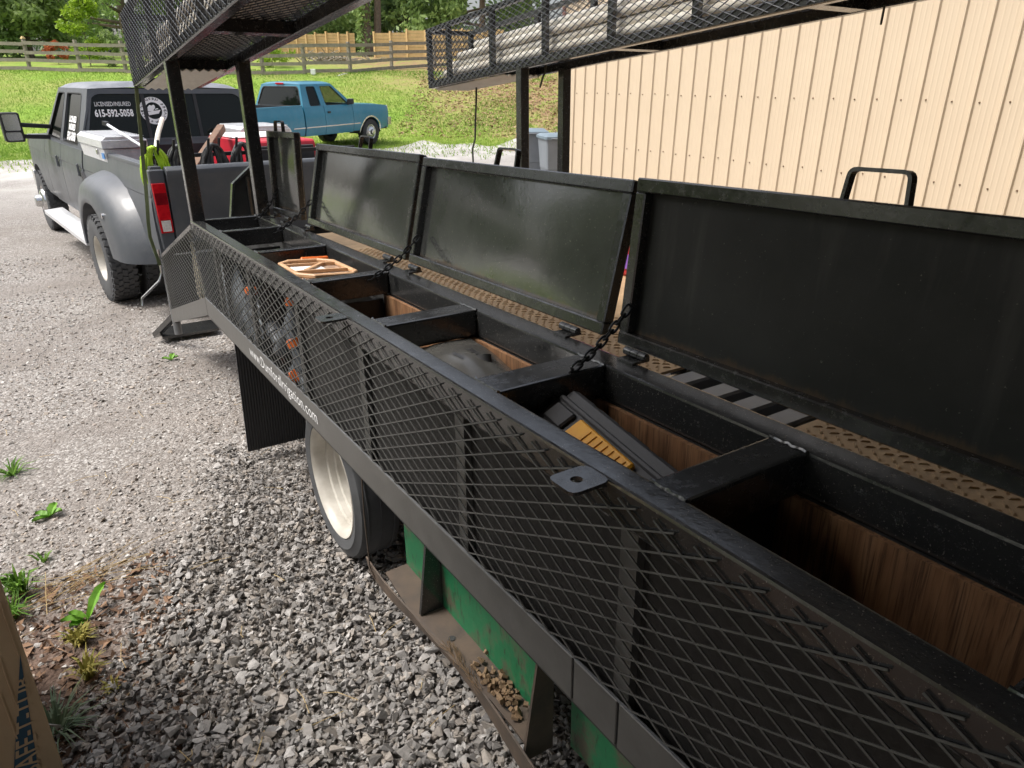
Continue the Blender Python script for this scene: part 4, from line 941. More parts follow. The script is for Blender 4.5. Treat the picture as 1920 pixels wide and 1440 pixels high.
def pickup(P):
    """pickup in its own frame: x right, y forward, origin on the ground under the rear axle"""
    rt_ = thing('pickup_truck', P['label'], 'pickup truck', (0, P['wb']/2, 0))
    pm, hw, sill, belt = P['paint'], P['hw'], P['sill'], P['belt']
    wb, r = P['wb'], P['r']
    lv = P['levels']; xf = P['xf']
    arF = lambda y: arch(y, wb, r*.98, P['ar'], sill); arR = lambda y: arch(y, 0, r*.98, P['ar'], sill)
    wheel_ys = lambda c: [c-P['ar']+P['ar']*2*k/18+.0001 for k in range(19)]
    bt = P['bed_top']; b0, b1 = P['bed']; d0, d1, d2 = P['doors']; f1 = P['front']
    for s in (-1, 1):
        mb = MB(); side_grid(mb, arange(b0, b1-.012, .12, wheel_ys(0)), arR, lambda y: bt, lv, xf, s, .05); bs = mb.build('bed_side', pm, rt_, smooth=35)
        if d1 < d2:
            mb = MB(); side_grid(mb, arange(d0+.008, d1-.007, .1), lambda y: sill-.02, lambda y: belt, lv, xf, s, .05); dr = mb.build('rear_door' if P['crew'] else 'cab_side', pm, rt_, smooth=35); rd = dr
            mb = MB(); side_grid(mb, arange(d1+.007, d2-.007, .1), lambda y: sill-.02, lambda y: belt, lv, xf, s, .05); fd = mb.build('front_door', pm, rt_, smooth=35)
        for dd, yh in ((rd, d0+.16), (fd, d1+.16)):
            if dd is rd and not P['crew']: continue
            mb = MB(); z = P['handle_z']; x = s*(xf(yh, z)+.012)
            if P['crew']:
                mb.box((x, yh, z), (.012, .05, .13)); mb.box((x+s*.008, yh, z), (.012, .03, .12))
            else: mb.box((x, yh, z), (.02, .11, .05))
            mb.build('door_handle', M['plastic'] if not P['crew'] else pm, dd, bevel=.004)
        mb = MB(); side_grid(mb, arange(d2+.007, f1, .1, wheel_ys(wb)), arF, lambda y: P['hood'](y), lv, xf, s, .05); mb.build('front_fender', pm, rt_, smooth=35)
        # wheel wells
        for c in (0, wb):
            mb = MB(); ar = P['ar']+.004
            mb.loft([[Vector((s*x, c+ar*math.cos(t), max(sill-.1, r*.98+ar*math.sin(t)))) for t in np.linspace(-.15, math.pi+.15, 18)] for x in (hw-.045, hw-.5)], False, False); mb.build('wheel_well', M['plastic'], rt_)
        # running board
        if P['crew']:
            mb = MB(); mb.prism([(-.0, .36), (.21, .36), (.21, .41), (.0, .43)], lambda u, v, d: (s*(hw-.06+u), d, v), .95, 3.42)
            for k in range(6): mb.b2((s*(hw+.01+k*.022)-.004, 1.0, .425-.003*k), (s*(hw+.01+k*.022)+.004, 3.36, .432-.003*k))
            mb.build('running_board', M['alu'], rt_, bevel=.004)
        # mirror
        if P['crew']:
            mb = MB(); y = d2-.32; mb.bar((s*.90, y, 1.43), (s*1.22, y-.02, 1.46), .05, .05); mb.bar((s*.90, y, 1.31), (s*1.22, y-.02, 1.33), .05, .05); mi = mb.build('mirror', M['plastic'], rt_, bevel=.008)
            mb = MB(); mb.prism(rpoly([(1.21, 1.27), (1.41, 1.27), (1.42, 1.60), (1.22, 1.60)], .03, 4), lambda u, v, d: (s*u, y-.09+d, v), 0, .14); mb.build('mirror_housing', M['plastic'], mi, bevel=.01)
            for za, zb_ in ((1.40, 1.58), (1.29, 1.38)):
                mb = MB(); mb.prism(rpoly([(1.235, za), (1.39, za), (1.398, zb_), (1.24, zb_)], .02, 4), lambda u, v, d: (s*u, y-.096+d, v), 0, .006); mb.build('mirror_glass', M['chrome'], mi)
        else:
            mb = MB(); y = d2-.14; mb.prism(rpoly([(.90, belt), (1.12, belt+.02), (1.12, belt+.17), (.95, belt+.17)], .04, 4), lambda u, v, d: (s*u, y+d-.05, v), 0, .10); mb.build('mirror', M['plastic'], rt_, bevel=.015)
    # bed interior
    iw = hw-.11; mb = MB(); mb.b2((-iw, b0+.06, .80), (iw, b1-.03, .84)); mb.build('bed_floor', M['plastic'], rt_)
    mb = MB(); mb.b2((-iw-.03, b0+.06, .84), (-iw, b1-.03, bt-.01)); mb.b2((iw, b0+.06, .84), (iw+.03, b1-.03, bt-.01)); mb.b2((-iw-.03, b1-.03, .7), (iw+.03, b1, bt-.01)); mb.build('bed_liner', M['plastic'], rt_)
    for s in (-1, 1):
        mb = MB(); mb.b2((min(s*(iw-.01), s*(hw-.035)), b0, bt-.025), (max(s*(iw-.01), s*(hw-.035)), b1-.006, bt+.012)); mb.build('bed_rail', pm, rt_, bevel=.012, seg=2)
    # tailgate
    tw = hw-.135; tg = [(-.025, P['tg0']), (.0, P['tg0']-.01), (.03, P['tg0']), (.035, bt-.06), (.030, bt-.01), (.012, bt+.008), (-.03, bt+.006), (-.055, bt-.02), (-.045, bt-.07), (-.028, bt-.11)]
    mb = MB(); mb.prism(tg, lambda u, v, d: (d, b0+.0-.02+u*1.0, v), -tw, tw); tgo = mb.build('tailgate', pm, rt_, smooth=35, bevel=.003)
    mb = MB(); zz = P['tg0']+.17; mb.box((0, b0-.05, zz), (.18, .008, .05)); mb.build('tailgate_handle', M['plastic'], tgo, bevel=.003)
    for s in (-1, 1):
        xo, xi = s*(hw-.012), s*(tw+.008); mb = MB(); mb.prism([(xi, P['tg0']-.05), (xo*.985, P['tg0']-.05), (xo, P['tg0']+.2), (xo, bt-.01), (xi, bt-.01)], lambda u, v, d: (u, b0-.035+d, v), 0, .06); cp = mb.build('corner_panel', pm, rt_, bevel=.008)
        z0, z1 = P['lamp']; zm = z0+(z1-z0)*.24; 
        lx = lambda z: (xi+s*.012, xo-s*.006)
        mb = MB(); mb.prism([(xi+s*.01, zm), (xo-s*.012, zm), (xo-s*.004, z1), (xi+s*.012, z1)], lambda u, v, d: (u, b0-.052+d, v), 0, .022); tl = mb.build('tail_lamp', M['red_lens'], cp, bevel=.004)
        zq = zm+(z1-zm)*.42; zp = zm+(z1-zm)*.74; mb = MB(); mb.prism([(xi+s*.016, zq), (xo-s*.014, zq), (xo-s*.010, zp), (xi+s*.016, zp)], lambda u, v, d: (u, b0-.0535+d, v), 0, .02); mb.build('dark_lens', M['red_dark'], tl)
        mb = MB(); mb.prism([(xi+s*.02, z0), (xo-s*.03, z0), (xo-s*.026, zm-.004), (xi+s*.02, zm-.004)], lambda u, v, d: (u, b0-.053+d, v), 0, .02); mb.build('reverse_lens', M['white_lens'], tl)
        mb = MB(); mb.prism([(xi+s*.006, z0-.012), (xo-s*.016, z0-.012), (xo-s*.012, zm+.004), (xi+s*.006, zm+.004)], lambda u, v, d: (u, b0-.045+d, v), 0, .012); mb.build('lens_surround', M['red_lens'], tl)
    mb = MB(); mb.prism(rpoly([(-.16, P['tg0']-.28), (-.02, P['tg0']-.28), (0, P['tg0']-.08), (-.16, P['tg0']-.06)], .03, 3), lambda u, v, d: (d, b0-.04+u, v), -hw+.04, hw-.04); mb.build('rear_bumper', M['chrome'] if not P['crew'] else M['steel_grey'], rt_, bevel=.02, seg=2)
    mb = MB(); mb.prism(rpoly([(0, .52), (.16, .52), (.17, .74), (0, .76)], .04, 3), lambda u, v, d: (d, f1-.06+u, v), -hw+.03, hw-.03); mb.build('front_bumper', M['chrome'], rt_, bevel=.02, seg=2)
    # hood, cowl and nose
    hz = P['hood']
    mb = MB(); mb.grid(lambda a, b: ((b*2-1)*(xf(4, hz(d2))-.03), d2+.0+a*(f1-d2-.02), hz(d2+a*(f1-d2))+.035*(1-(b*2-1)**2)+(.0 if 0 < b < 1 else -.012)), 12, 10); mb.build('hood', pm, rt_, smooth=True)
    mb = MB(); mb.b2((-hw+.05, f1-.05, .62), (hw-.05, f1, hz(f1)+.01)); mb.build('grille', M['chrome'], rt_, bevel=.02)
    mb = MB(); mb.b2((-hw+.07, b1-.02, sill-.02), (hw-.07, f1-.1, sill+.04)); mb.build('floor_pan', M['plastic'], rt_)
    mb = MB(); mb.b2((-.42, b0+.1, .46), (-.34, f1-.3, .60)); mb.b2((.34, b0+.1, .46), (.42, f1-.3, .60)); mb.tube([(-.8, 0, r), (.8, 0, r)], .06, 8); mb.tube([(-.8, wb, r), (.8, wb, r)], .05, 8); mb.build('chassis', M['plastic'], rt_)
    # ---- cab upper
    rz, tumble = P['roof_z'], P['tumble']; xs_ = lambda z: xf(2, belt)-.012-(z-belt)*tumble
    zt = rz-.055; cr0, cr1 = P['cab_rear']; wsb, wst = P['ws']          # rear (bottom,top) y ; windshield (bottom, top) y
    yr = lambda z: cr0+(cr1-cr0)*(z-belt)/(zt-belt)
    for s in (-1, 1):
        mp = lambda u, v, d: (s*(xs_(v)-d), u, v)
        yb = P['bpillar']
        oR = [(yr(belt)+.005, belt), (yb-.004, belt), (yb-.004, zt), (yr(zt)+.005, zt)]
        o1 = rpoly(oR, .005, 4); wR = P['win_r']; i1 = rpoly(wR, .05, 4)
        mb = MB(); mb.ring(o1, i1, mp, 0, .045); fr = mb.build('rear_door_frame' if P['crew'] else 'cab_side_frame', pm, rt_, smooth=35)
        mb = MB(); mb.prism(i1, mp, .018, .024); mb.build('window', P['glass_s'][0], fr)
        oF = [(yb+.004, belt), (wsb-.01, belt), (wst-.01, zt), (yb+.004, zt)]; wF = P['win_f']
        mb = MB(); i2 = rpoly(wF, .05, 4); mb.ring(rpoly(oF, .005, 4), i2, mp, 0, .045); ff = mb.build('front_door_frame', pm, rt_, smooth=35)
        mb = MB(); mb.prism(i2, mp, .018, .024); mb.build('window', P['glass_s'][1], ff)
        # black window seals
        for pg, par in ((wR, fr), (wF, ff)):
            cxx = sum(p[0] for p in pg)/4; czz = sum(p[1] for p in pg)/4; big = [(cxx+(p[0]-cxx)*1.045, czz+(p[1]-czz)*1.045) for p in pg]
            mb = MB(); mb.ring(rpoly(big, .055, 4), rpoly(pg, .05, 4), mp, -.003, .02); mb.build('window_seal', M['plastic'], par)
    # back of the cab
    mpb = lambda u, v, d: (u, yr(v)+d, v)
    xb, xt = xs_(belt)-.004, xs_(zt)-.004; bz = .86
    ob = rpoly([(-xb, belt), (xb, belt), (xt, zt), (-xt, zt)], .01, 5); kx = P['rw']; ib = rpoly([(-xb*kx[0], kx[2]), (xb*kx[0], kx[2]), (xt*kx[1], kx[3]), (-xt*kx[1], kx[3])], .09, 5)
    mb = MB(); mb.ring(ob, ib, mpb, 0, .05); bk = mb.build('cab_back', pm, rt_, smooth=35)
    mb = MB(); mb.b2((-xb, cr0, bz), (xb, cr0+.04, belt-.002)); mb.build('cab_back_lower', pm, rt_)
    mb = MB(); mb.prism(ib, mpb, .012, .018); rw = mb.build('rear_window', P['glass_r'], bk)
    bigb = [(-xb*kx[0]-.02, kx[2]-.02), (xb*kx[0]+.02, kx[2]-.02), (xt*kx[1]+.02, kx[3]+.02), (-xt*kx[1]-.02, kx[3]+.02)]
    mb = MB(); mb.ring(rpoly(bigb, .10, 5), ib, mpb, -.006, .012); mb.build('window_seal', pm if P['crew'] else M['plastic'], bk)
    if P['crew']:
        for s in (-1, 1):
            mb = MB(); mb.b2((s*.27-.018, cr0+.004, kx[2]+.0), (s*.27+.018, cr0+.018, kx[3])); mb.v = [Vector((v.x, v.y+yr(v.z)-cr0, v.z)) for v in mb.v]; mb.build('slider_frame', M['plastic'], bk)
    # windscreen
    mpw = lambda u, v, d: (u, wsb+(wst-wsb)*(v-belt)/(zt-belt)-d, v)
    ow = rpoly([(-xb, belt), (xb, belt), (xt, zt), (-xt, zt)], .01, 5); iw_ = rpoly([(-xb*.93, belt+.03), (xb*.93, belt+.03), (xt*.92, zt-.03), (-xt*.92, zt-.03)], .06, 5)
    mb = MB(); mb.ring(ow, iw_, mpw, 0, .05); wf = mb.build('windscreen_frame', pm, rt_, smooth=35); mb = MB(); mb.prism(iw_, mpw, .018, .024); mb.build('windscreen', M['glass_clear'], wf)
    # roof
    def roof(a, b):
        y = (yr(zt)-.004)+a*((wst+.01)-(yr(zt)-.004)); u = b*2-1; ed = min(a, 1-a)*(wst-cr1); e2 = (1-abs(u))*xt
        z = zt-.002+.055*(1-math.exp(-min(ed, 9)/.05))*(1-math.exp(-e2/.06))+.02*(1-u*u)
        return (u*(xt+.002), y, z)
    mb = MB(); mb.grid(roof, 26, 26); mb.build('roof', P['roof_mat'], rt_, smooth=True)
    # seats inside
    mb = MB()
    for yy in P['seats']:
        for s in (-1, 1): mb.box((s*.40, yy, belt+.02), (.5, .14, .62), rotm(10, 0, 0)); mb.box((s*.40, yy-.02, belt+.42), (.24, .1, .18))
    mb.build('seats', M['plastic'], rt_, bevel=.03)
    return rt_
def truck_wheel(par, x, y, r, wdt, rimr, s, style, mat=None, blocks=36):
    mb = MB(); o = (x, y, r); tyre(mb, o, r, wdt, rimr, -s, True, blocks, 48); wh = mb.build('wheel', M['rubber_grey'] if mat is None else mat, par, smooth=35)
    mb = MB(); f = wdt/2*s                                   # s: side the outer face points to (+1 = +x)
    if style == 'dish': pr = [(rimr+.004, f*.80), (rimr+.012, f*.90), (rimr-.004, f*.88), (rimr-.022, f*.6), (rimr-.03, f*-.2), (.12, f*-.35), (.11, f*-.1), (.075, f*.1), (.06, f*.35), (.001, f*.38)]
    else: pr = [(rimr+.004, f*.80), (rimr+.012, f*.90), (rimr-.004, f*.88), (rimr-.02, f*.7), (rimr-.03, f*.55), (.15, f*1.05), (.12, f*1.2), (.085, f*1.25), (.075, f*1.75), (.06, f*1.85), (.001, f*1.86)]
    mb.lathe(pr, o, 'x', 40); mb.build('rim', M['rim_white'] if style == 'dish' else M['chrome'], wh, smooth=35)
    return wh
# ---------------- grey dually
GT = Matrix.Translation((1.525, 7.81, -.2)) @ Matrix.Rotation(R_(7), 4, 'Z')
FR.append(GT)
def gxf(y, z):
    x = .985+.016*math.sin(max(0, min(1, (z-.55)/.72))*math.pi)
    if z > 1.12: x -= .22*(z-1.12)**1.3*.9
    if z < .62: x -= (.62-z)*.35
    if y > 4.5: x -= .10*((y-4.5)/.6)**2
    return x-(.006 if abs(z-1.10) < .006 else 0)
GP = dict(label='satin grey four door dually pickup hitched in front of the trailer', paint=M['truck_grey'], hw=1.0, sill=.56, belt=1.285, wb=4.38, r=.405, ar=.50, levels=[.5, .56, .62, .72, .85, .98, 1.06, 1.095, 1.10, 1.11, 1.16, 1.22, 1.27, 1.30, 1.34],
    xf=gxf, bed_top=1.325, bed=(-1.36, 1.13), doors=(1.17, 2.36, 3.42), front=5.12, hood=lambda y: 1.285-.05*max(0, (y-3.42))/1.7, crew=True, handle_z=1.08, tg0=.74, lamp=(.84, 1.215),
    roof_z=1.93, tumble=.30, cab_rear=(1.17, 1.28), ws=(3.42, 2.86), bpillar=2.36, win_r=[(1.46, 1.325), (2.27, 1.325), (2.28, 1.82), (1.53, 1.82)], win_f=[(2.44, 1.325), (3.22, 1.325), (2.80, 1.82), (2.43, 1.82)],
    rw=(.985, .975, 1.38, 1.825), glass_s=(M['glass_dark'], M['glass_dark']), glass_r=M['glass_dark'], roof_mat=M['truck_roof'], seats=(1.75, 2.75))
gt = pickup(GP)
for s in (-1, 1):
    truck_wheel(gt, s*1.10, 0, .405, .235, .205, s, 'dish'); truck_wheel(gt, s*.80, 0, .405, .235, .205, s, 'dish'); truck_wheel(gt, s*.90, 4.38, .405, .235, .205, s, 'hub')
    # wide rear fender
    outer = [(.86, .50), (.85, .72), (.76, .95), (.58, 1.10), (.30, 1.17), (0, 1.185), (-.30, 1.17), (-.60, 1.10), (-.88, .93), (-1.03, .72), (-1.08, .52)]
    lip = [(.53, .46), (.525, .60), (.46, .72), (.34, .83), (.18, .895), (0, .91), (-.18, .895), (-.34, .83), (-.47, .72), (-.54, .62), (-.60, .52)]
    def cr(pts, n=40):                                        # catmull resample
        out = []; m = len(pts)
        for i in range(n+1):
            t = i/n*(m-1); k = min(int(t), m-2); f = t-k; p = [np.array(pts[max(0, min(m-1, k+q))]) for q in (-1, 0, 1, 2)]
            out.append(.5*((2*p[1])+(-p[0]+p[2])*f+(2*p[0]-5*p[1]+4*p[2]-p[3])*f*f+(-p[0]+3*p[1]-3*p[2]+p[3])*f**3))
        return out
    A, B = cr(outer), cr(lip); rows = []
    for fr_, x in ((0, .975), (.09, 1.05), (.20, 1.12), (.36, 1.172), (.58, 1.198), (.82, 1.208), (.95, 1.214), (1.0, 1.205), (.985, 1.12), (.98, .98)):
        rows.append([Vector((s*x, a[0]*(1-fr_)+b[0]*fr_, a[1]*(1-fr_)+b[1]*fr_)) for a, b in zip(A, B)])
    mb = MB(); mb.loft(rows, False, False); mb.build('wheel_arch_fender', M['truck_grey'], gt, smooth=60)
    mb = MB(); mb.tube([(s*1.195, -.52, .87), (s*1.215, -.52, .87)], .024, 10); mb.build('marker_lamp', M['chrome'], gt, smooth=40)
    mb = MB(); mb.prism([(.95, .99), (1.10, .90), (1.12, 1.08)], lambda u, v, d: (s*(1.0+d), u, v), 0, .03); mb.build('fuel_bracket', M['plastic'], gt)
mb = MB(); mb.tube([(0, -1.30, .45), (0, -1.62, .40)], .035, 8); mb.build('hitch', M['plastic'], gt)
# rear window lettering and badge
yr_ = lambda z: 1.17+(1.28-1.17)*(z-1.285)/(1.875-1.285)
bkf = [c for c in WM if c.parent == gt and c.name.startswith('cab_back') and 'lower' not in c.name][0]
def wdecal(mb, txt, size, cx, cz, bold, width):
    vs, fs = text_mb(txt, size, bold); k = width/(max(v.x for v in vs)-min(v.x for v in vs))
    mb.add([Vector((cx+v.x*k, yr_(cz+v.y)+.008, cz+v.y)) for v in vs], fs)
mb = MB(); wdecal(mb, 'LICENSED/INSURED', .060, -.572, 1.706, .0, .345); wdecal(mb, '615-592-5058', .096, -.577, 1.605, .0032, .37); mb.build('window_lettering', M['decal'], bkf, fixn=False)
mb = MB(); cx, cz, R1, R0 = -.185, 1.655, .138, .085; n_ = 40
ringp = lambda rr: [(cx+rr*math.cos(t), cz+rr*math.sin(t)) for t in np.linspace(0, 2*math.pi, n_, endpoint=False)]
mb.ring(ringp(R1), ringp(R0), lambda u, v, d: (u, yr_(v)+.0085-d, v), 0, .0008)
fig = [[(-.06, -.005), (-.055, .035), (-.03, .058), (-.012, .05), (.008, .06), (.022, .048), (.02, .028), (.004, .012), (-.004, -.005)], [(-.062, -.012), (.072, .008), (.045, -.03), (-.058, -.045)], [(.010, .004), (.03, .012), (.05, .016), (.048, .024), (.022, .02)]]
for pg in fig: mb.prism([(cx+a, cz+b) for a, b in pg], lambda u, v, d: (u, yr_(v)+.0085-d, v), 0, .0008)
mb.build('window_badge', M['decal'], bkf, fixn=False)
mb = MB()
def arc_text(txt, rad, a_mid, size, flip):
    step = size*.80/rad
    for i, ch in enumerate(txt):
        if ch == ' ': continue
        a = a_mid+((len(txt)-1)/2-i)*step*(1 if not flip else -1); ca, sa = math.cos(a), math.sin(a)
        if not flip: ux, uz, vx, vz = sa, -ca, ca, sa
        else: ux, uz, vx, vz = -sa, ca, -ca, -sa
        lettering(mb, ch, size, (0, 0, 0), (0, 0, 0), (0, 0, 0), .001, 'CENTER', fn=lambda u, v: Vector((cx+ca*rad+ux*u+vx*(v-size*.35), yr_(cz+sa*rad)+.0065, cz+sa*rad+uz*u+vz*(v-size*.35))))
arc_text('SOUTHERN ARC', .116, math.pi/2, .042, False); arc_text('MOBILE WELDING', .117, -math.pi/2, .034, True)
mb.build('badge_lettering', M['plastic'], bkf, fixn=False)
# side window vinyl (left rear door)
lf = [c for c in WM if c.parent == gt and c.name.startswith('rear_door_frame')][0]
sx_ = lambda z: gxf(2, 1.285)-.012-(z-1.285)*.30-.012
mb = MB()
lettering(mb, 'LICENSED', .085, (0, 0, 0), (0, 0, 0), (0, 0, 0), .004, 'CENTER', fn=lambda u, v: Vector((-sx_(1.53+v), 1.90-u, 1.53+v)))
lettering(mb, 'INSURED', .085, (0, 0, 0), (0, 0, 0), (0, 0, 0), .004, 'CENTER', fn=lambda u, v: Vector((-sx_(1.45+v), 1.90-u, 1.45+v)))
lettering(mb, '592-5058', .115, (0, 0, 0), (0, 0, 0), (0, 0, 0), .006, 'CENTER', fn=lambda u, v: Vector((-sx_(1.345+v), 1.90-u, 1.345+v)))
mb.build('window_lettering', M['decal'], lf, fixn=False)
# ---------------- load in the bed
def toolbox(x0, x1, y0, y1, z0, z1, label):
    b = thing('toolbox', label, 'toolbox', ((x0+x1)/2, (y0+y1)/2, z0))
    ins = .05; mb = MB(); s = 1 if x0 > 0 else -1
    mb.prism([(x0+ins*.3, z0), (x1-ins*.3, z0), (x1, z1-.09), (x0, z1-.09)], lambda u, v, d: (u, d, v), y0+.02, y1-.02); mb.build('body', M['alu'], b, bevel=.004)
    mb = MB(); mb.b2((x0-.012, y0, z1-.085), (x1+.012, y1, z1-.012)); mb.prism([(x0-.005, z1-.012), (x1+.005, z1-.012), (x1-.03, z1+.018), (x0+.03, z1+.018)], lambda u, v, d: (u, d, v), y0+.01, y1-.01); ld = mb.build('lid', M['alu'], b, bevel=.004)
    mb = MB()
    for i in range(int((x1-x0)/.032)):
        for j in range(int((z1-z0-.14)/.032)):
            mb.box((x0+.04+i*.032, y0+.0185, z0+.03+j*.032), (.024, .004, .006), rotm(0, 45 if (i+j) % 2 else -45, 0))
        for j in range(int((y1-y0)/.04)): mb.box((x0+.03+i*.032, y0+.03+j*.04, z1+.0185), (.024, .006, .003), rotm(0, 0, 45 if (i+j) % 2 else -45))
    mb.build('tread_pattern', M['alu'], b, kind='stuff')
    return b
tb1 = toolbox(-.985, -.62, .02, 1.09, 1.25, 1.462, 'diamond plate aluminium toolbox on the left bed rail of the grey pickup')
mb = MB(); mb.box((-.992, .30, 1.335), (.012, .05, .05)); mb.build('latch', M['chrome'], tb1, bevel=.004)
mb = MB(); mb.box((-.984, .11, 1.31), (.004, .10, .05)); mb.build('sticker', simple('blue_sticker', (.06, .25, .62), None, 5, .4), tb1)
toolbox(.40, .92, .30, 1.05, 1.24, 1.50, 'diamond plate aluminium toolbox on the far bed rail of the grey pickup')
# red welding machine
wl = thing('welder', 'red engine welder sitting in the right side of the pickup bed', 'welder', (.2, -.45, .94))
mb = MB(); mb.prism(rpoly([(-1.02, .86), (.10, .86), (.10, 1.40), (-.95, 1.40)], .04, 3), lambda u, v, d: (d, u, v+.06), -.02, .62); mb.build('housing', M['red'], wl, bevel=.012)
mb = MB(); mb.prism([(.03, 1.01), (.58, 1.01), (.56, 1.42), (.05, 1.42)], lambda u, v, d: (u, -1.04+d, v), 0, .03); mb.build('front_panel', M['case_black'], wl, bevel=.006)
mb = MB(); mb.b2((-.01, -.60, 1.462), (.61, .08, 1.48)); mb.build('top_cover', M['decal'], wl, bevel=.01)
# cable hooks bar across the bed behind the tailgate, and the coils on it
hk = thing('hook_rail', 'black rail of upright hooks across the bed behind the tailgate', 'rail', (0, -1.18, .84))
mb = MB(); mb.b2((-.97, -1.20, 1.375), (.90, -1.17, 1.405)); mb.build('rail', M['plastic'], hk)
HX = [-.955, -.862, -.745, -.66, -.475, -.39, -.245, -.125]
for x in HX:
    mb = MB(); mb.tube([(x, -1.19, 1.39), (x, -1.25, 1.40), (x, -1.285, 1.44), (x+.01, -1.295, 1.525)], .011, 7); mb.build('hook', M['plastic'], hk, smooth=True)
for x in (-.85, .85):
    mb = MB(); mb.b2((x-.02, -1.20, .84), (x+.02, -1.17, 1.395)); mb.build('leg', M['plastic'], hk)
def coil(x, n_, mat, r, hang, wid, label, nm, cat):
    mb = MB()
    for q in range(n_):
        o = random.uniform(-.02, .02); h = hang*random.uniform(.85, 1.1); wd = wid*random.uniform(.25, 1.15); pts = []
        for k in range(18):
            t = k/18*2*math.pi; sx = math.sin(t); cz = math.cos(t)
            pts.append((x+wd*sx*(1-.12*cz)+random.uniform(-.004, .004), -1.26+o+.02*math.sin(3*t+q), 1.475-h/2+h/2*cz))
        mb.tube(pts, r, 6, closed=True)
    return mb.build(nm, mat, None, smooth=True, label=label, cat=cat)
coil(-.89, 30, M['lime'], .010, .36, .10, 'lime green hose coiled on the first hooks behind the tailgate', 'hose', 'hose')
coil(-.70, 14, M['cable'], .013, .38, .10, 'black cable coil on the hooks beside the lime hose', 'cable_coil', 'cable')
coil(-.43, 15, M['cable'], .013, .38, .11, 'black cable coil on the middle hooks behind the tailgate', 'cable_coil', 'cable')
coil(-.185, 14, M['cable'], .013, .36, .10, 'black cable coil in front of the red welder', 'cable_coil', 'cable')
mb = MB(); ou = rpoly([(-.032, -.032), (.032, -.032), (.032, .032), (-.032, .032)], .006, 2); inn = [(a*.84, b*.84) for a, b in ou]
pA, pB = Vector((-.06, -.45, 1.555)), Vector((-.50, -.95, 1.27)); dd = (pB-pA).normalized(); xx = dd.cross(Vector((0, 0, 1))).normalized(); zz = xx.cross(dd)
mb.ring(ou, inn, lambda u, v, d: pA+xx*u+zz*v+dd*d, 0, .85); mb.build('square_tube', M['brown_steel'], None, label='rusty square steel tube leaning up out of the pickup bed', cat='tube')
mb = MB(); mb.tube([(-.79, -1.0, 1.30), (-.775, -.92, 1.45), (-.70, -.75, 1.54), (-.577, -.5, 1.645)], .02, 8); mb.build('pipe', M['pvc'], None, smooth=True, label='pale bent pipe standing up behind the lime hose', cat='pipe')
mb = MB(); mb.tube([(-.74, -.42, 1.40), (-.862, .30, 1.575)], .013, 8); po_ = mb.build('pole', M['alu'], None, smooth=True, label='thin metal pole lying across the left toolbox', cat='pole')
mb = MB(); mb.box((-.866, .32, 1.58), (.035, .07, .035), rotm(8, 0, 14)); mb.build('pole_tip', M['plastic'], po_)
FR.pop()
# ---------------- blue pickup
pf = ray_at(692, 271, 21.6); hd = R_(63); fwd = Vector((math.sin(hd), math.cos(hd), 0)); rgt = Vector((math.cos(hd), -math.sin(hd), 0))
BO = pf-rgt*.82-fwd*3.60; BO.z = pf.z-.07
slope = R_(1.2)
BT = Matrix.Translation(BO) @ Matrix.Rotation(-hd, 4, 'Z') @ Matrix.Rotation(slope, 4, 'X')
FR.append(BT)
def bxf(y, z):
    x = .955+.02*math.sin(max(0, min(1, (z-.45)/.7))*math.pi)
    if z > .98: x -= .10*(z-.98)
    if z < .60: x -= (.60-z)*.22
    if y > 4.0: x -= .08*((y-4.0)/.6)**2
    return x
BP = dict(label='teal blue extended cab pickup parked on the grass edge', paint=M['blue'], hw=.975, sill=.44, belt=1.16, wb=3.60, r=.365, ar=.43, levels=[.40, .47, .55, .62, .66, .72, .85, .98, 1.05, 1.12, 1.18, 1.22],
    xf=bxf, bed_top=1.20, bed=(-1.10, .93), doors=(.96, 1.72, 2.86), front=4.48, hood=lambda y: 1.17-.07*max(0, (y-2.86))/1.6-.10*max(0, y-4.2), crew=False, handle_z=1.00, tg0=.64, lamp=(.70, 1.10),
    roof_z=1.78, tumble=.34, cab_rear=(.97, 1.12), ws=(2.95, 2.28), bpillar=1.74, win_r=[(1.24, 1.19), (1.64, 1.19), (1.62, 1.66), (1.30, 1.66)], win_f=[(1.84, 1.19), (2.72, 1.19), (2.24, 1.66), (1.82, 1.66)],
    rw=(.90, .90, 1.20, 1.66), glass_s=(M['glass_dark'], M['glass_clear']), glass_r=M['glass_dark'], roof_mat=M['blue'], seats=(1.95,))
bt_ = pickup(BP)
for s in (-1, 1):
    truck_wheel(bt_, s*.84, 0, .365, .235, .20, s, 'hub2', M['rubber'], 30); truck_wheel(bt_, s*.84, 3.60, .365, .235, .20, s, 'hub2', M['rubber'], 30)
    for c in (0, 3.60):
        mb = MB(); A = [(c+.435*math.cos(t), .358+.435*math.sin(t)) for t in np.linspace(.05, math.pi-.05, 24)]; B = [(c+.475*math.cos(t), .358+.475*math.sin(t)) for t in np.linspace(.05, math.pi-.05, 24)]
        mb.loft([[Vector((s*(bxf(a[0], a[1])+.008), a[0], a[1])) for a in A], [Vector((s*(bxf(b[0], b[1])+.008), b[0], b[1])) for b in B]], False, False); mb.build('arch_trim', M['chrome'], bt_, smooth=True)
    for y0, y1 in ((-.98, -.50), (.50, .92), (.97, 2.85), (2.88, 3.12)):
        mb = MB(); mb.b2((min(s*.974, s*.990), y0, .63), (max(s*.974, s*.990), y1, .66)); mb.build('side_moulding', M['chrome'], bt_, bevel=.003)
mb = MB(); mb.box((0, 1.10, 1.745), (.30, .03, .04)); mb.build('brake_lamp', M['red_lens'], bt_, bevel=.005)
FR.pop()
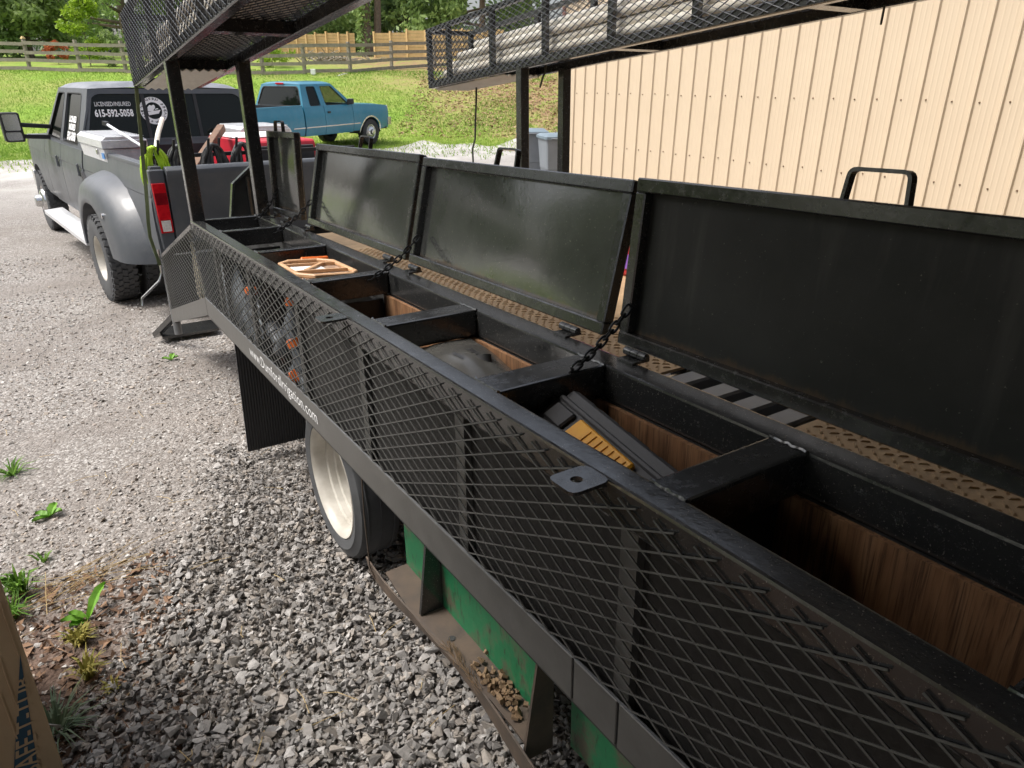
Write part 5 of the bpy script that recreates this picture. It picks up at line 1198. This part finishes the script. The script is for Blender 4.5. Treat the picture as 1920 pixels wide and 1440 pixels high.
# ------------------------------------------------------------------ wheelie bins by the building corner
M['bin'] = simple('grey_bin_plastic', (.20, .22, .245), (.17, .19, .21), 5, .5, 0, .05)
M['bin_lid'] = simple('grey_blue_bin_lid', (.17, .22, .26), (.14, .185, .22), 5, .45)
def bin_(x, y, rz, label):
    with frame(Matrix.Translation((x, y, ground_z(x, y))) @ Matrix.Rotation(R_(rz), 4, 'Z')):
        b = thing('trash_bin', label, 'trash bin', (0, 0, 0), 'bins by the building corner')
        mb = MB(); mb.loft([[Vector((sx*w_, sy*d_, z)) for sx, sy in rpoly([(-1, -1), (1, -1), (1, 1), (-1, 1)], .18, 3)] for z, w_, d_ in ((.05, .22, .25), (.40, .25, .29), (.41, .262, .30), (.45, .262, .30), (.97, .30, .35))], True, True); mb.build('body', M['bin'], b, smooth=35)
        mb = MB(); mb.loft([[Vector((sx*w_, sy*d_-.01, z)) for sx, sy in rpoly([(-1, -1), (1, -1), (1, 1), (-1, 1)], .2, 3)] for z, w_, d_ in ((.965, .325, .385), (1.01, .325, .385), (1.05, .26, .31))], True, True); mb.build('lid', M['bin_lid'], b, smooth=35)
        mb = MB(); mb.tube([(-.22, .40, .98), (.22, .40, .98)], .016, 8); mb.build('handle', M['bin'], b)
        for s in (-1, 1): mb = MB(); mb.lathe([(.001, -.03), (.11, -.03), (.115, 0), (.11, .03), (.001, .03)], (s*.25, .27, .115), 'x', 16); mb.build('wheel', M['rubber'], b)
def bin_spot(u, v, h):
    d = 8.
    while ray_at(u, v, d).z > ground_z(ray_at(u, v, d).x, ray_at(u, v, d).y)+h and d < 30: d += .05
    return ray_at(u, v, d)
p = bin_spot(1003, 247, 1.0); bin_(p.x, p.y+.1, 150, 'grey trash bin standing on the left beside the building corner')
p = bin_spot(1040, 256, 1.0); bin_(p.x+.05, p.y, 160, 'grey trash bin on the right, half hidden by the rack post')
# ------------------------------------------------------------------ loads on the trailer
FR.append(TM)
def pipes(x0, x1, mat, layers, yf, label, group, r=.026):
    rows = []; z = .062
    for k, nrow in enumerate(layers):
        for i in range(nrow):
            x = x0+.052+r+(x1-x0-.104-2*r)*((i+.5*(k % 2)*.6)/(max(layers)-1) if max(layers) > 1 else 0); x = min(x, x1-.05-r)
            y1 = yf-random.uniform(.02, .35)-.10*k; rows.append((x, y1, z+r))
        z += r*1.78
    for x, y1, dz in rows:
        mb = MB(); pts = []; j1, j2 = random.uniform(-.008, .008), random.uniform(-.006, .006)
        for q in range(9):
            y = y1+(-.2-y1)*q/8; pts.append((x+j1*math.sin(q*.8), y, rack_z(y)+dz+j2*math.sin(q*.7+x*9)))
        o = mb.tube(pts, r, 12).build('pvc_pipe', mat, None, smooth=50, label=label, cat='pipe', group=group)
pipes(2.665, 3.057, M['pvc'], (5, 5, 4, 3), 5.15, 'white plastic pipe lying in the right hand overhead rack', 'pipes in the right rack')
pipes(.640, 1.034, M['pvc_grey'], (5, 4, 2), 5.12, 'greyish plastic pipe lying in the left hand overhead rack', 'pipes in the left rack')
# short white pipe on the deck behind the lids
mb = MB(); mb.tube([(1.075, 1.30, 1.035), (1.085, 1.06, 1.04)], .028, 16); wp = mb.build('pvc_pipe', M['pvc'], None, smooth=50, label='short white pipe end poking out between the two nearest lids', cat='pipe')
mb = MB(); mb.tube([(1.085, 1.062, 1.04), (1.0855, 1.052, 1.04)], .0265, 16); mb.build('end_cap', M['tan_tread'], wp)
# things behind the mesh: grey sprinkler fittings with orange caps
FT = [(.705, 3.09, .70, 20, 0), (.71, 2.93, .66, -35, 1), (.715, 2.72, .80, 30, 1), (.71, 2.50, .76, -20, 1), (.70, 2.62, .66, 60, 1), (.705, 3.28, .66, 10, 1), (.71, 2.86, .80, -60, 0), (.715, 3.38, .72, 40, 0), (.70, 2.42, .66, 15, 0), (.71, 2.99, .86, 70, 1), (.71, 2.56, .90, -15, 1), (.705, 3.18, .82, -10, 1)]
for i, (x, y, z, a, cap) in enumerate(FT):
    with frame(TM @ Matrix.Translation((x, y, z)) @ Euler((R_(a), R_(random.uniform(-20, 20)), R_(random.uniform(-30, 30)))).to_matrix().to_4x4()):
        f = thing('sprinkler_fitting', 'grey plastic fitting with orange cap heaped behind the front side mesh' if cap else 'plain grey plastic fitting heaped behind the front side mesh', 'fitting', (0, 0, -.07), 'fittings with orange caps behind the mesh' if cap else 'plain fittings behind the mesh')
        mb = MB(); mb.lathe([(.001, -.07), (.026, -.07), (.026, -.02), (.032, -.02), (.032, .03), (.022, .03), (.022, .07), (.001, .07)], (0, 0, 0), 'z', 14); mb.tube([(0, 0, 0), (0, .05, .0)], .017, 10); mb.build('body', M['fit_grey'], f, smooth=35)
        if cap: mb = MB(); mb.lathe([(.001, .07), (.027, .07), (.028, .098), (.022, .103), (.001, .103)], (0, 0, 0), 'z', 14); mb.build('cap', M['orange'], f, smooth=35)
# clear bags in the nose
M['clear_bag'] = simple('cloudy_plastic_bag', (.30, .33, .36), (.16, .18, .20), 9, .25, 0, .6, 22)
def lump_bag(c, s, label, seed):
    r = random.Random(seed); mb = MB(); n1, n2 = 12, 16
    mb.grid(lambda a, b: (c[0]+s[0]*math.sin(math.pi*a)*math.cos(6.2832*b)*(1+.18*math.sin(5*b*6.28+seed)), c[1]+s[1]*math.sin(math.pi*a)*math.sin(6.2832*b)*(1+.15*math.sin(7*a+b*12.57)), c[2]+s[2]*(1-math.cos(math.pi*a))/2*(1+.1*math.sin(b*18.85))), n1, n2)
    return mb.build('plastic_bag', M['clear_bag'], None, smooth=True, label=label, cat='bag')
lump_bag((.73, 3.62, .62), (.05, .20, .34), 'cloudy plastic bag of parts behind the front mesh corner', 1)
lump_bag((.74, 3.20, .62), (.05, .22, .22), 'cloudy plastic bag under the heap of grey fittings', 2)
lump_bag((.74, 2.50, .62), (.05, .16, .16), 'cloudy plastic bag at the mesh seam behind the wheel', 3)
mb = MB()
for q in range(14): a = random.uniform(-.5, .5); p = Vector((.70, 4.42+random.uniform(-.05, .05), .55)); mb.tube([p, p+Vector((random.uniform(-.01, .01), a*.12, .10)), p+Vector((0, a*.1, .30+random.uniform(-.1, .1)))], .006, 5)
mb.build('wire_bundle', simple('pale_wire', (.55, .52, .42), (.35, .30, .22), 30, .5), None, smooth=True, label='bundle of pale wires standing behind the nose mesh', cat='wire', kind='stuff')
# parts organizer with faded orange frame
org_m = TM @ Matrix.Translation((.805, 2.505, 1.108)) @ Euler((R_(-2), R_(3), R_(-3))).to_matrix().to_4x4()
with frame(org_m):
    og = thing('parts_organizer', 'faded orange framed parts organizer case lying in the far open bin', 'organizer', (0, 0, 0))
    L2, W2 = .195, .108; mb = MB(); mb.b2((-W2, -L2, -.07), (W2, L2, 0)); mb.build('base', M['clear_plastic'], og, bevel=.01)
    out = [(-W2, -L2+.06), (-W2+.05, -L2), (W2-.03, -L2), (W2, -L2+.05), (W2, L2-.06), (W2-.05, L2), (-W2+.05, L2), (-W2, L2-.06)]
    mb = MB(); mb.ring(out, [(a*.86, b*.9) for a, b in out], lambda u, v, d: (u, v, .001+d), 0, .014); mb.build('frame', M['tan_plastic'], og, bevel=.003)
    for y in (-.07, .09): mb = MB(); mb.b2((-W2*.85, y-.007, .002), (W2*.85, y+.007, .013)); mb.build('rib', M['tan_plastic'], og)
    mb = MB(); mb.bar((-W2*.5, -.06, .009), (W2*.4, .085, .009), .014, .01); mb.build('rib', M['tan_plastic'], og)
    mb = MB(); mb.b2((-.10, -.05, .003), (.03, .07, .005)); mb.build('label_sheet', M['decal'], og)
    for y in (-.02, .10): mb = MB(); mb.b2((W2*.3+y*.4-.03, L2-.005, -.02), (W2*.3+y*.4+.03, L2+.014, .02)); mb.build('latch', M['orange'], og, bevel=.004)
# black tool case with yellow latches
cs = TM @ Matrix.Translation((.855, .955, .935)) @ Matrix(((.50, .20, -.84, 0), (-.10, .98, .17, 0), (.86, .0, .51, 0), (0, 0, 0, 1)))
cs = TM @ Matrix.Translation((.840, .905, 1.042)) @ Euler((R_(6), R_(60), R_(-4))).to_matrix().to_4x4()
with frame(cs):
    tc_ = thing('tool_case', 'dusty black tool case with yellow latch tilted inside the second nearest bin', 'tool case', (0, 0, -.1))
    mb = MB(); mb.prism(rpoly([(-.048, -.25), (.048, -.25), (.048, .145), (-.048, .145)], .018, 3), lambda u, v, d: (u, v, d), -.115, .03); mb.build('body', M['case_black'], tc_, bevel=.006)
    mb = MB(); mb.prism(rpoly([(-.054, -.256), (.054, -.256), (.054, .151), (-.054, .151)], .02, 3), lambda u, v, d: (u, v, d), -.008, .004); mb.build('rim', M['case_black'], tc_, bevel=.003)
    mb = MB(); mb.prism(rpoly([(-.040, .146), (.040, .146), (.040, .162), (-.040, .162)], .006, 3), lambda u, v, d: (u, v, d), -.09, .0); mb.build('handle', M['case_black'], tc_, bevel=.005)
    for k in (-.07, -.03, .01, .045): mb = MB(); mb.b2((-.03, -.04+k*2.6, .0305), (.03, .03+k*2.6, .036)); mb.build('top_rib', M['case_black'], tc_, bevel=.002)
    mb = MB(); mb.b2((-.058, .055, -.06), (-.047, .125, -.014)); mb.build('side_latch', M['plastic'], tc_, bevel=.004)
    mb = MB(); mb.b2((-.062, -.16, -.065), (-.047, .03, -.014)); lt = mb.build('latch', M['yellow'], tc_, bevel=.004)
    for k in range(7): mb = MB(); mb.b2((-.0645, -.145+k*.02, -.058), (-.0622, -.137+k*.02, -.022)); mb.build('ridge', M['yellow'], lt)
# grey bag and short black pipe in the middle bin
mb = MB()
def bagf(a, b):
    y = 1.62-.36*a; x = .70+.24*b; z = 1.005+.05*math.sin(3.1*b)*math.sin(2.5*a+.4)+.05*b*(1-a)+.004*math.sin(9*a+5*b)
    return (x, y, z)
mb.grid(bagf, 20, 16); mb.grid(lambda a, b: tuple(Vector(bagf(a, b))-Vector((0, 0, .05))), 20, 16)
bg_ = mb.build('plastic_bag', M['bag'], None, smooth=True, label='crumpled grey plastic sack with small print in the middle bin', cat='bag', fixn=False)
for k, (tx_, sz_) in enumerate((('PIPE', .026), ('GLUE MIX', .012), ('KEEP DRY', .012))):
    mb = MB(); lettering(mb, tx_, sz_, (0, 0, 0), (0, 0, 0), (0, 0, 0), .0006, 'CENTER', fn=lambda u, v, k=k: Vector(bagf(.45-u/.36, .62-.16*k+v/.24))+Vector((0, 0, .004)))
    mb.build('printed_line', M['plastic'], bg_, fixn=False)
mb = MB(); mb.tube([(.872, 1.43, 1.065), (.84, 1.34, .92)], .022, 12); mb.build('pipe', M['rubber'], None, smooth=50, label='short black pipe sticking up beside the grey sack', cat='pipe')
mb = MB(); mb.box((.84, 3.74, 1.04), (.26, .03, .012), rotm(0, 4, 6)); mb.build('metal_bar', M['steel_grey'], None, bevel=.003, label='flat grey metal bar across the farthest bin', cat='bar')
# red and purple package on the far deck, seen through the gap between the lids
mb = MB(); mb.prism(rpoly([(-.14, 0), (.14, 0), (.14, .22), (-.14, .22)], .03, 3), lambda u, v, d: (1.98+d, 2.19+u, .995+v), 0, .16); pk = mb.build('package', M['red'], None, bevel=.015, label='red and purple package on the deck seen between the lids', cat='package')
mb = MB(); mb.b2((1.974, 2.05, 1.03), (1.979, 2.33, 1.09)); mb.build('band', simple('purple_print', (.25, .12, .55), None, 5, .4), pk)
# olive strap hanging from the left rack, cords from the right rack
def ribbon(mb, pts, wd, th=.003):
    rings = []
    for i, p in enumerate(pts):
        p = Vector(p); t = (Vector(pts[min(i+1, len(pts)-1)])-Vector(pts[max(i-1, 0)])).normalized(); a = .5*math.sin(i*.9); sd = Vector((math.cos(a), math.sin(a), 0)); sd = (sd-t*sd.dot(t)).normalized(); n_ = t.cross(sd)
        rings.append([p+sd*wd/2+n_*th/2, p-sd*wd/2+n_*th/2, p-sd*wd/2-n_*th/2, p+sd*wd/2-n_*th/2])
    mb.loft(rings, True, True)
SP = [(.649, 5.15, 1.80), (.640, 5.15, 1.70), (.630, 5.15, 1.60), (.618, 5.15, 1.45), (.606, 5.16, 1.33), (.596, 5.16, 1.20), (.584, 5.16, 1.09), (.572, 5.17, .98), (.566, 5.17, .89), (.578, 5.17, .80), (.592, 5.16, .70)]
mb = MB(); ribbon(mb, SP, .022); mb.build('tie_strap', M['webbing'], None, smooth=30, label='olive webbing strap dangling from the front of the left rack', cat='strap')
mb = MB(); mb.tube([(2.917, 4.9, 1.80), (2.913, 4.9, 1.70), (2.90, 4.9, 1.55), (2.893, 4.9, 1.43), (2.868, 4.9, 1.36), (2.872, 4.9, 1.20), (2.87, 4.9, 1.10)], .007, 6); mb.build('cord', M['cord'], None, smooth=True, label='long dark cord hanging from the front of the right rack', cat='cord')
mb = MB(); mb.tube([(2.858, 3.93, 1.90), (2.853, 3.93, 1.86), (2.835, 3.93, 1.83), (2.813, 3.93, 1.77)], .006, 6); mb.build('cord', M['cord'], None, smooth=True, label='short cord end dangling between the right rack posts', cat='cord')
mb = MB(); mb.tube([(2.99, 1.80, 2.02), (2.985, 1.80, 1.95)], .005, 6); mb.build('cord', M['cord'], None, label='tiny cord end below the right rack against the wall', cat='cord')
FR.pop()
# ------------------------------------------------------------------ cardboard carton at the lower left
E1 = Vector((-.275, 1.82, 0)); uL = Vector((-.94, -.34, 0)).normalized(); nF = Vector((.34, -.94, 0)).normalized(); HB = .97
def on_face(u, v, off=.0015):
    o = Vector((0, 0, CAMH)); d = ray_at(u, v, 1.)-o; t = (E1+nF*off-o).dot(nF)/d.dot(nF); return o+d*t
bx = thing('cardboard_box', 'tall brown cardboard box with blue printed band at the lower left', 'box', E1+uL*.3)
back = Vector((.34, -.94, 0)).normalized()*-.5
P4 = [E1, E1+uL*.75, E1+uL*.75+back, E1+back]
mb = MB(); vs = [p+Vector((0, 0, z)) for z in (0., HB) for p in P4]; mb.add(vs, [(3,2,1,0),(4,5,6,7),(0,1,5,4),(1,2,6,5),(2,3,7,6),(3,0,4,7)]); mb.build('carton', M['card'], bx, bevel=.004)
mb = MB(); mb.add([on_face(*q) for q in ((38, 1226), (72, 1445), (70, 1600), (10, 1600), (26, 1445))], [(0, 1, 2, 3, 4)]); mb.build('printed_band', M['card_blue'], bx, fixn=False)
mb = MB(); A_, B_ = on_face(52, 1455, .003), on_face(42, 1270, .003); up_ = (B_-A_); Lt = up_.length; up_.normalize(); sd_ = up_.cross(nF)
vs, fs = text_mb('SAFE-T-TUB', .1, .001, 'LEFT'); wmax = max(v.x for v in vs); hmax = max(v.y for v in vs)
wid = lambda t: .030*(1-t)+.012*t
mb.add([A_+up_*(v.x/wmax*Lt)-sd_*((v.y/hmax-.5)*2*wid(v.x/wmax)) for v in vs], fs); mb.build('printed_lettering', M['card'], bx, fixn=False)
for k, (a, b) in enumerate((((0, 1130), (36, 1230)), ((0, 1235), (33, 1330)), ((0, 1300), (32, 1385)))):
    mb = MB(); p, q = on_face(*a, .001), on_face(*b, .001); mb.bar(p, q, .003, .003, up=tuple(nF)); mb.build('crease', M['card'], bx)
# ------------------------------------------------------------------ weeds, tufts and straw on the drive
def tuft(x, y, n_, h, spread, tone, label, nm='grass_tuft', wd=.005):
    z = ground_z(x, y); V_ = []; F_ = []; T_ = []
    for q in range(n_):
        a = random.uniform(0, 6.28); l = h*random.uniform(.5, 1.2); ou = spread*random.uniform(.2, 1.1); d = np.array((math.cos(a), math.sin(a), 0)); s = np.array((-d[1], d[0], 0))*wd*random.uniform(.6, 1.2)
        b = np.array((x, y, z))+d*random.uniform(0, .02); m = b+d*ou*.45+np.array((0, 0, l*.75)); e = b+d*ou+np.array((0, 0, l*random.uniform(.55, 1.0))); o = len(V_)
        V_ += [b-s, b+s, m+s*.8, m-s*.8, e, e+s*.05]; F_ += [(o, o+1, o+2, o+3), (o+3, o+2, o+5, o+4)]; k = random.random(); c = np.array(tone[0])*(1-k)+np.array(tone[1])*k; T_ += [(*c, 1)]*6
    return fast_mesh(nm, np.array(V_), np.array(F_), M['grass'], tint=np.array(T_), label=label, cat='grass tuft')
gG, gY, gB = ((.06, .14, .02), (.16, .30, .04)), ((.22, .22, .05), (.36, .30, .08)), ((.10, .16, .09), (.22, .28, .18))
tuft(-.372, 2.75, 90, .10, .09, gG, 'leafy green weed tuft beside the carton edge'); tuft(-.40, 2.62, 60, .07, .08, gG, 'low green weed just in front of the leafy tuft by the carton')
tuft(-.205, 2.35, 70, .06, .05, gY, 'yellowish moss tuft in the middle of the soil patch'); tuft(-.195, 2.17, 45, .07, .06, gY, 'straw coloured grass tuft at the gravel edge'); tuft(-.13, 2.06, 20, .04, .04, gY, 'tiny yellow tuft among the stones')
tuft(-.285, 1.98, 70, .07, .16, gB, 'grey green grass clump against the carton corner', wd=.004); tuft(-.41, 3.86, 40, .05, .12, gG, 'small bright weed on the drive at the left edge'); tuft(-.30, 2.95, 12, .04, .05, gG, 'few green blades on the drive above the soil patch')
def broad(x, y, leaves, label):
    with frame(Matrix.Translation((x, y, ground_z(x, y)))):
        w_ = thing('weed', label, 'weed')
        for a, l, wd, h in leaves:
            d = Vector((math.cos(R_(a)), math.sin(R_(a)), 0)); s = Vector((-d.y, d.x, 0)); mb = MB()
            mb.grid(lambda u, v: d*l*u+s*wd*(v-.5)*2*math.sin(math.pi*min(1, u*.94+.05))**.7*(1+.15*math.sin(u*20))+Vector((0, 0, h*math.sin(u*1.9)+.012*abs(v-.5)*2)), 10, 4); mb.build('leaf', M['weed_leaf'], w_, smooth=True)
M['weed_leaf'] = simple('fresh_weed_leaf', (.17, .36, .03), (.09, .22, .02), 25, .5)
broad(-.175, 2.46, [(55, .13, .017, .06), (170, .08, .017, .02), (150, .06, .014, .03), (200, .06, .02, .01)], 'broad leaved green weed between soil and stones')
broad(-.265, 3.30, [(60, .06, .02, .03), (150, .06, .018, .015), (-10, .05, .017, .02), (200, .07, .015, .01)], 'small broad leaved weed alone on the gravel drive')
broad(.53, 5.35, [(60, .05, .02, .03), (170, .06, .02, .02), (0, .05, .018, .02)], 'tiny green weed on the drive below the trailer nose')
M['straw'] = simple('dry_straw', (.52, .40, .20), (.36, .25, .12), 30, .8)
mb = MB()
for q in range(34):
    t = random.random(); c = Vector((-.38+.42*t+random.gauss(0, .03), 2.62+.12*t+random.gauss(0, .055), .012+random.uniform(0, .02))); a = R_(random.gauss(22, 22)); l = random.uniform(.04, .17); d = Vector((math.cos(a), math.sin(a), random.uniform(-.05, .05)))*l
    mb.tube([c-d, c+Vector((0, 0, .006)), c+d], .0012, 4)
for q in range(60):
    x, y = random.uniform(-.8, 1.0), random.uniform(1.2, 4.5); a = random.uniform(0, 6.28); d = Vector((math.cos(a), math.sin(a), 0))*random.uniform(.02, .08); c = Vector((x, y, ground_z(x, y)+.03 if x > -.1 and y < 2.6 else ground_z(x, y)+.012)); mb.tube([c-d, c+d*.2+Vector((random.uniform(-.01, .01), random.uniform(-.01, .01), .003)), c+d], .0012, 4)
mb.build('straw', M['straw'], None, label='loose dry straw and pine needles strewn over the drive', cat='straw', kind='stuff')
scene.render.engine = 'CYCLES'
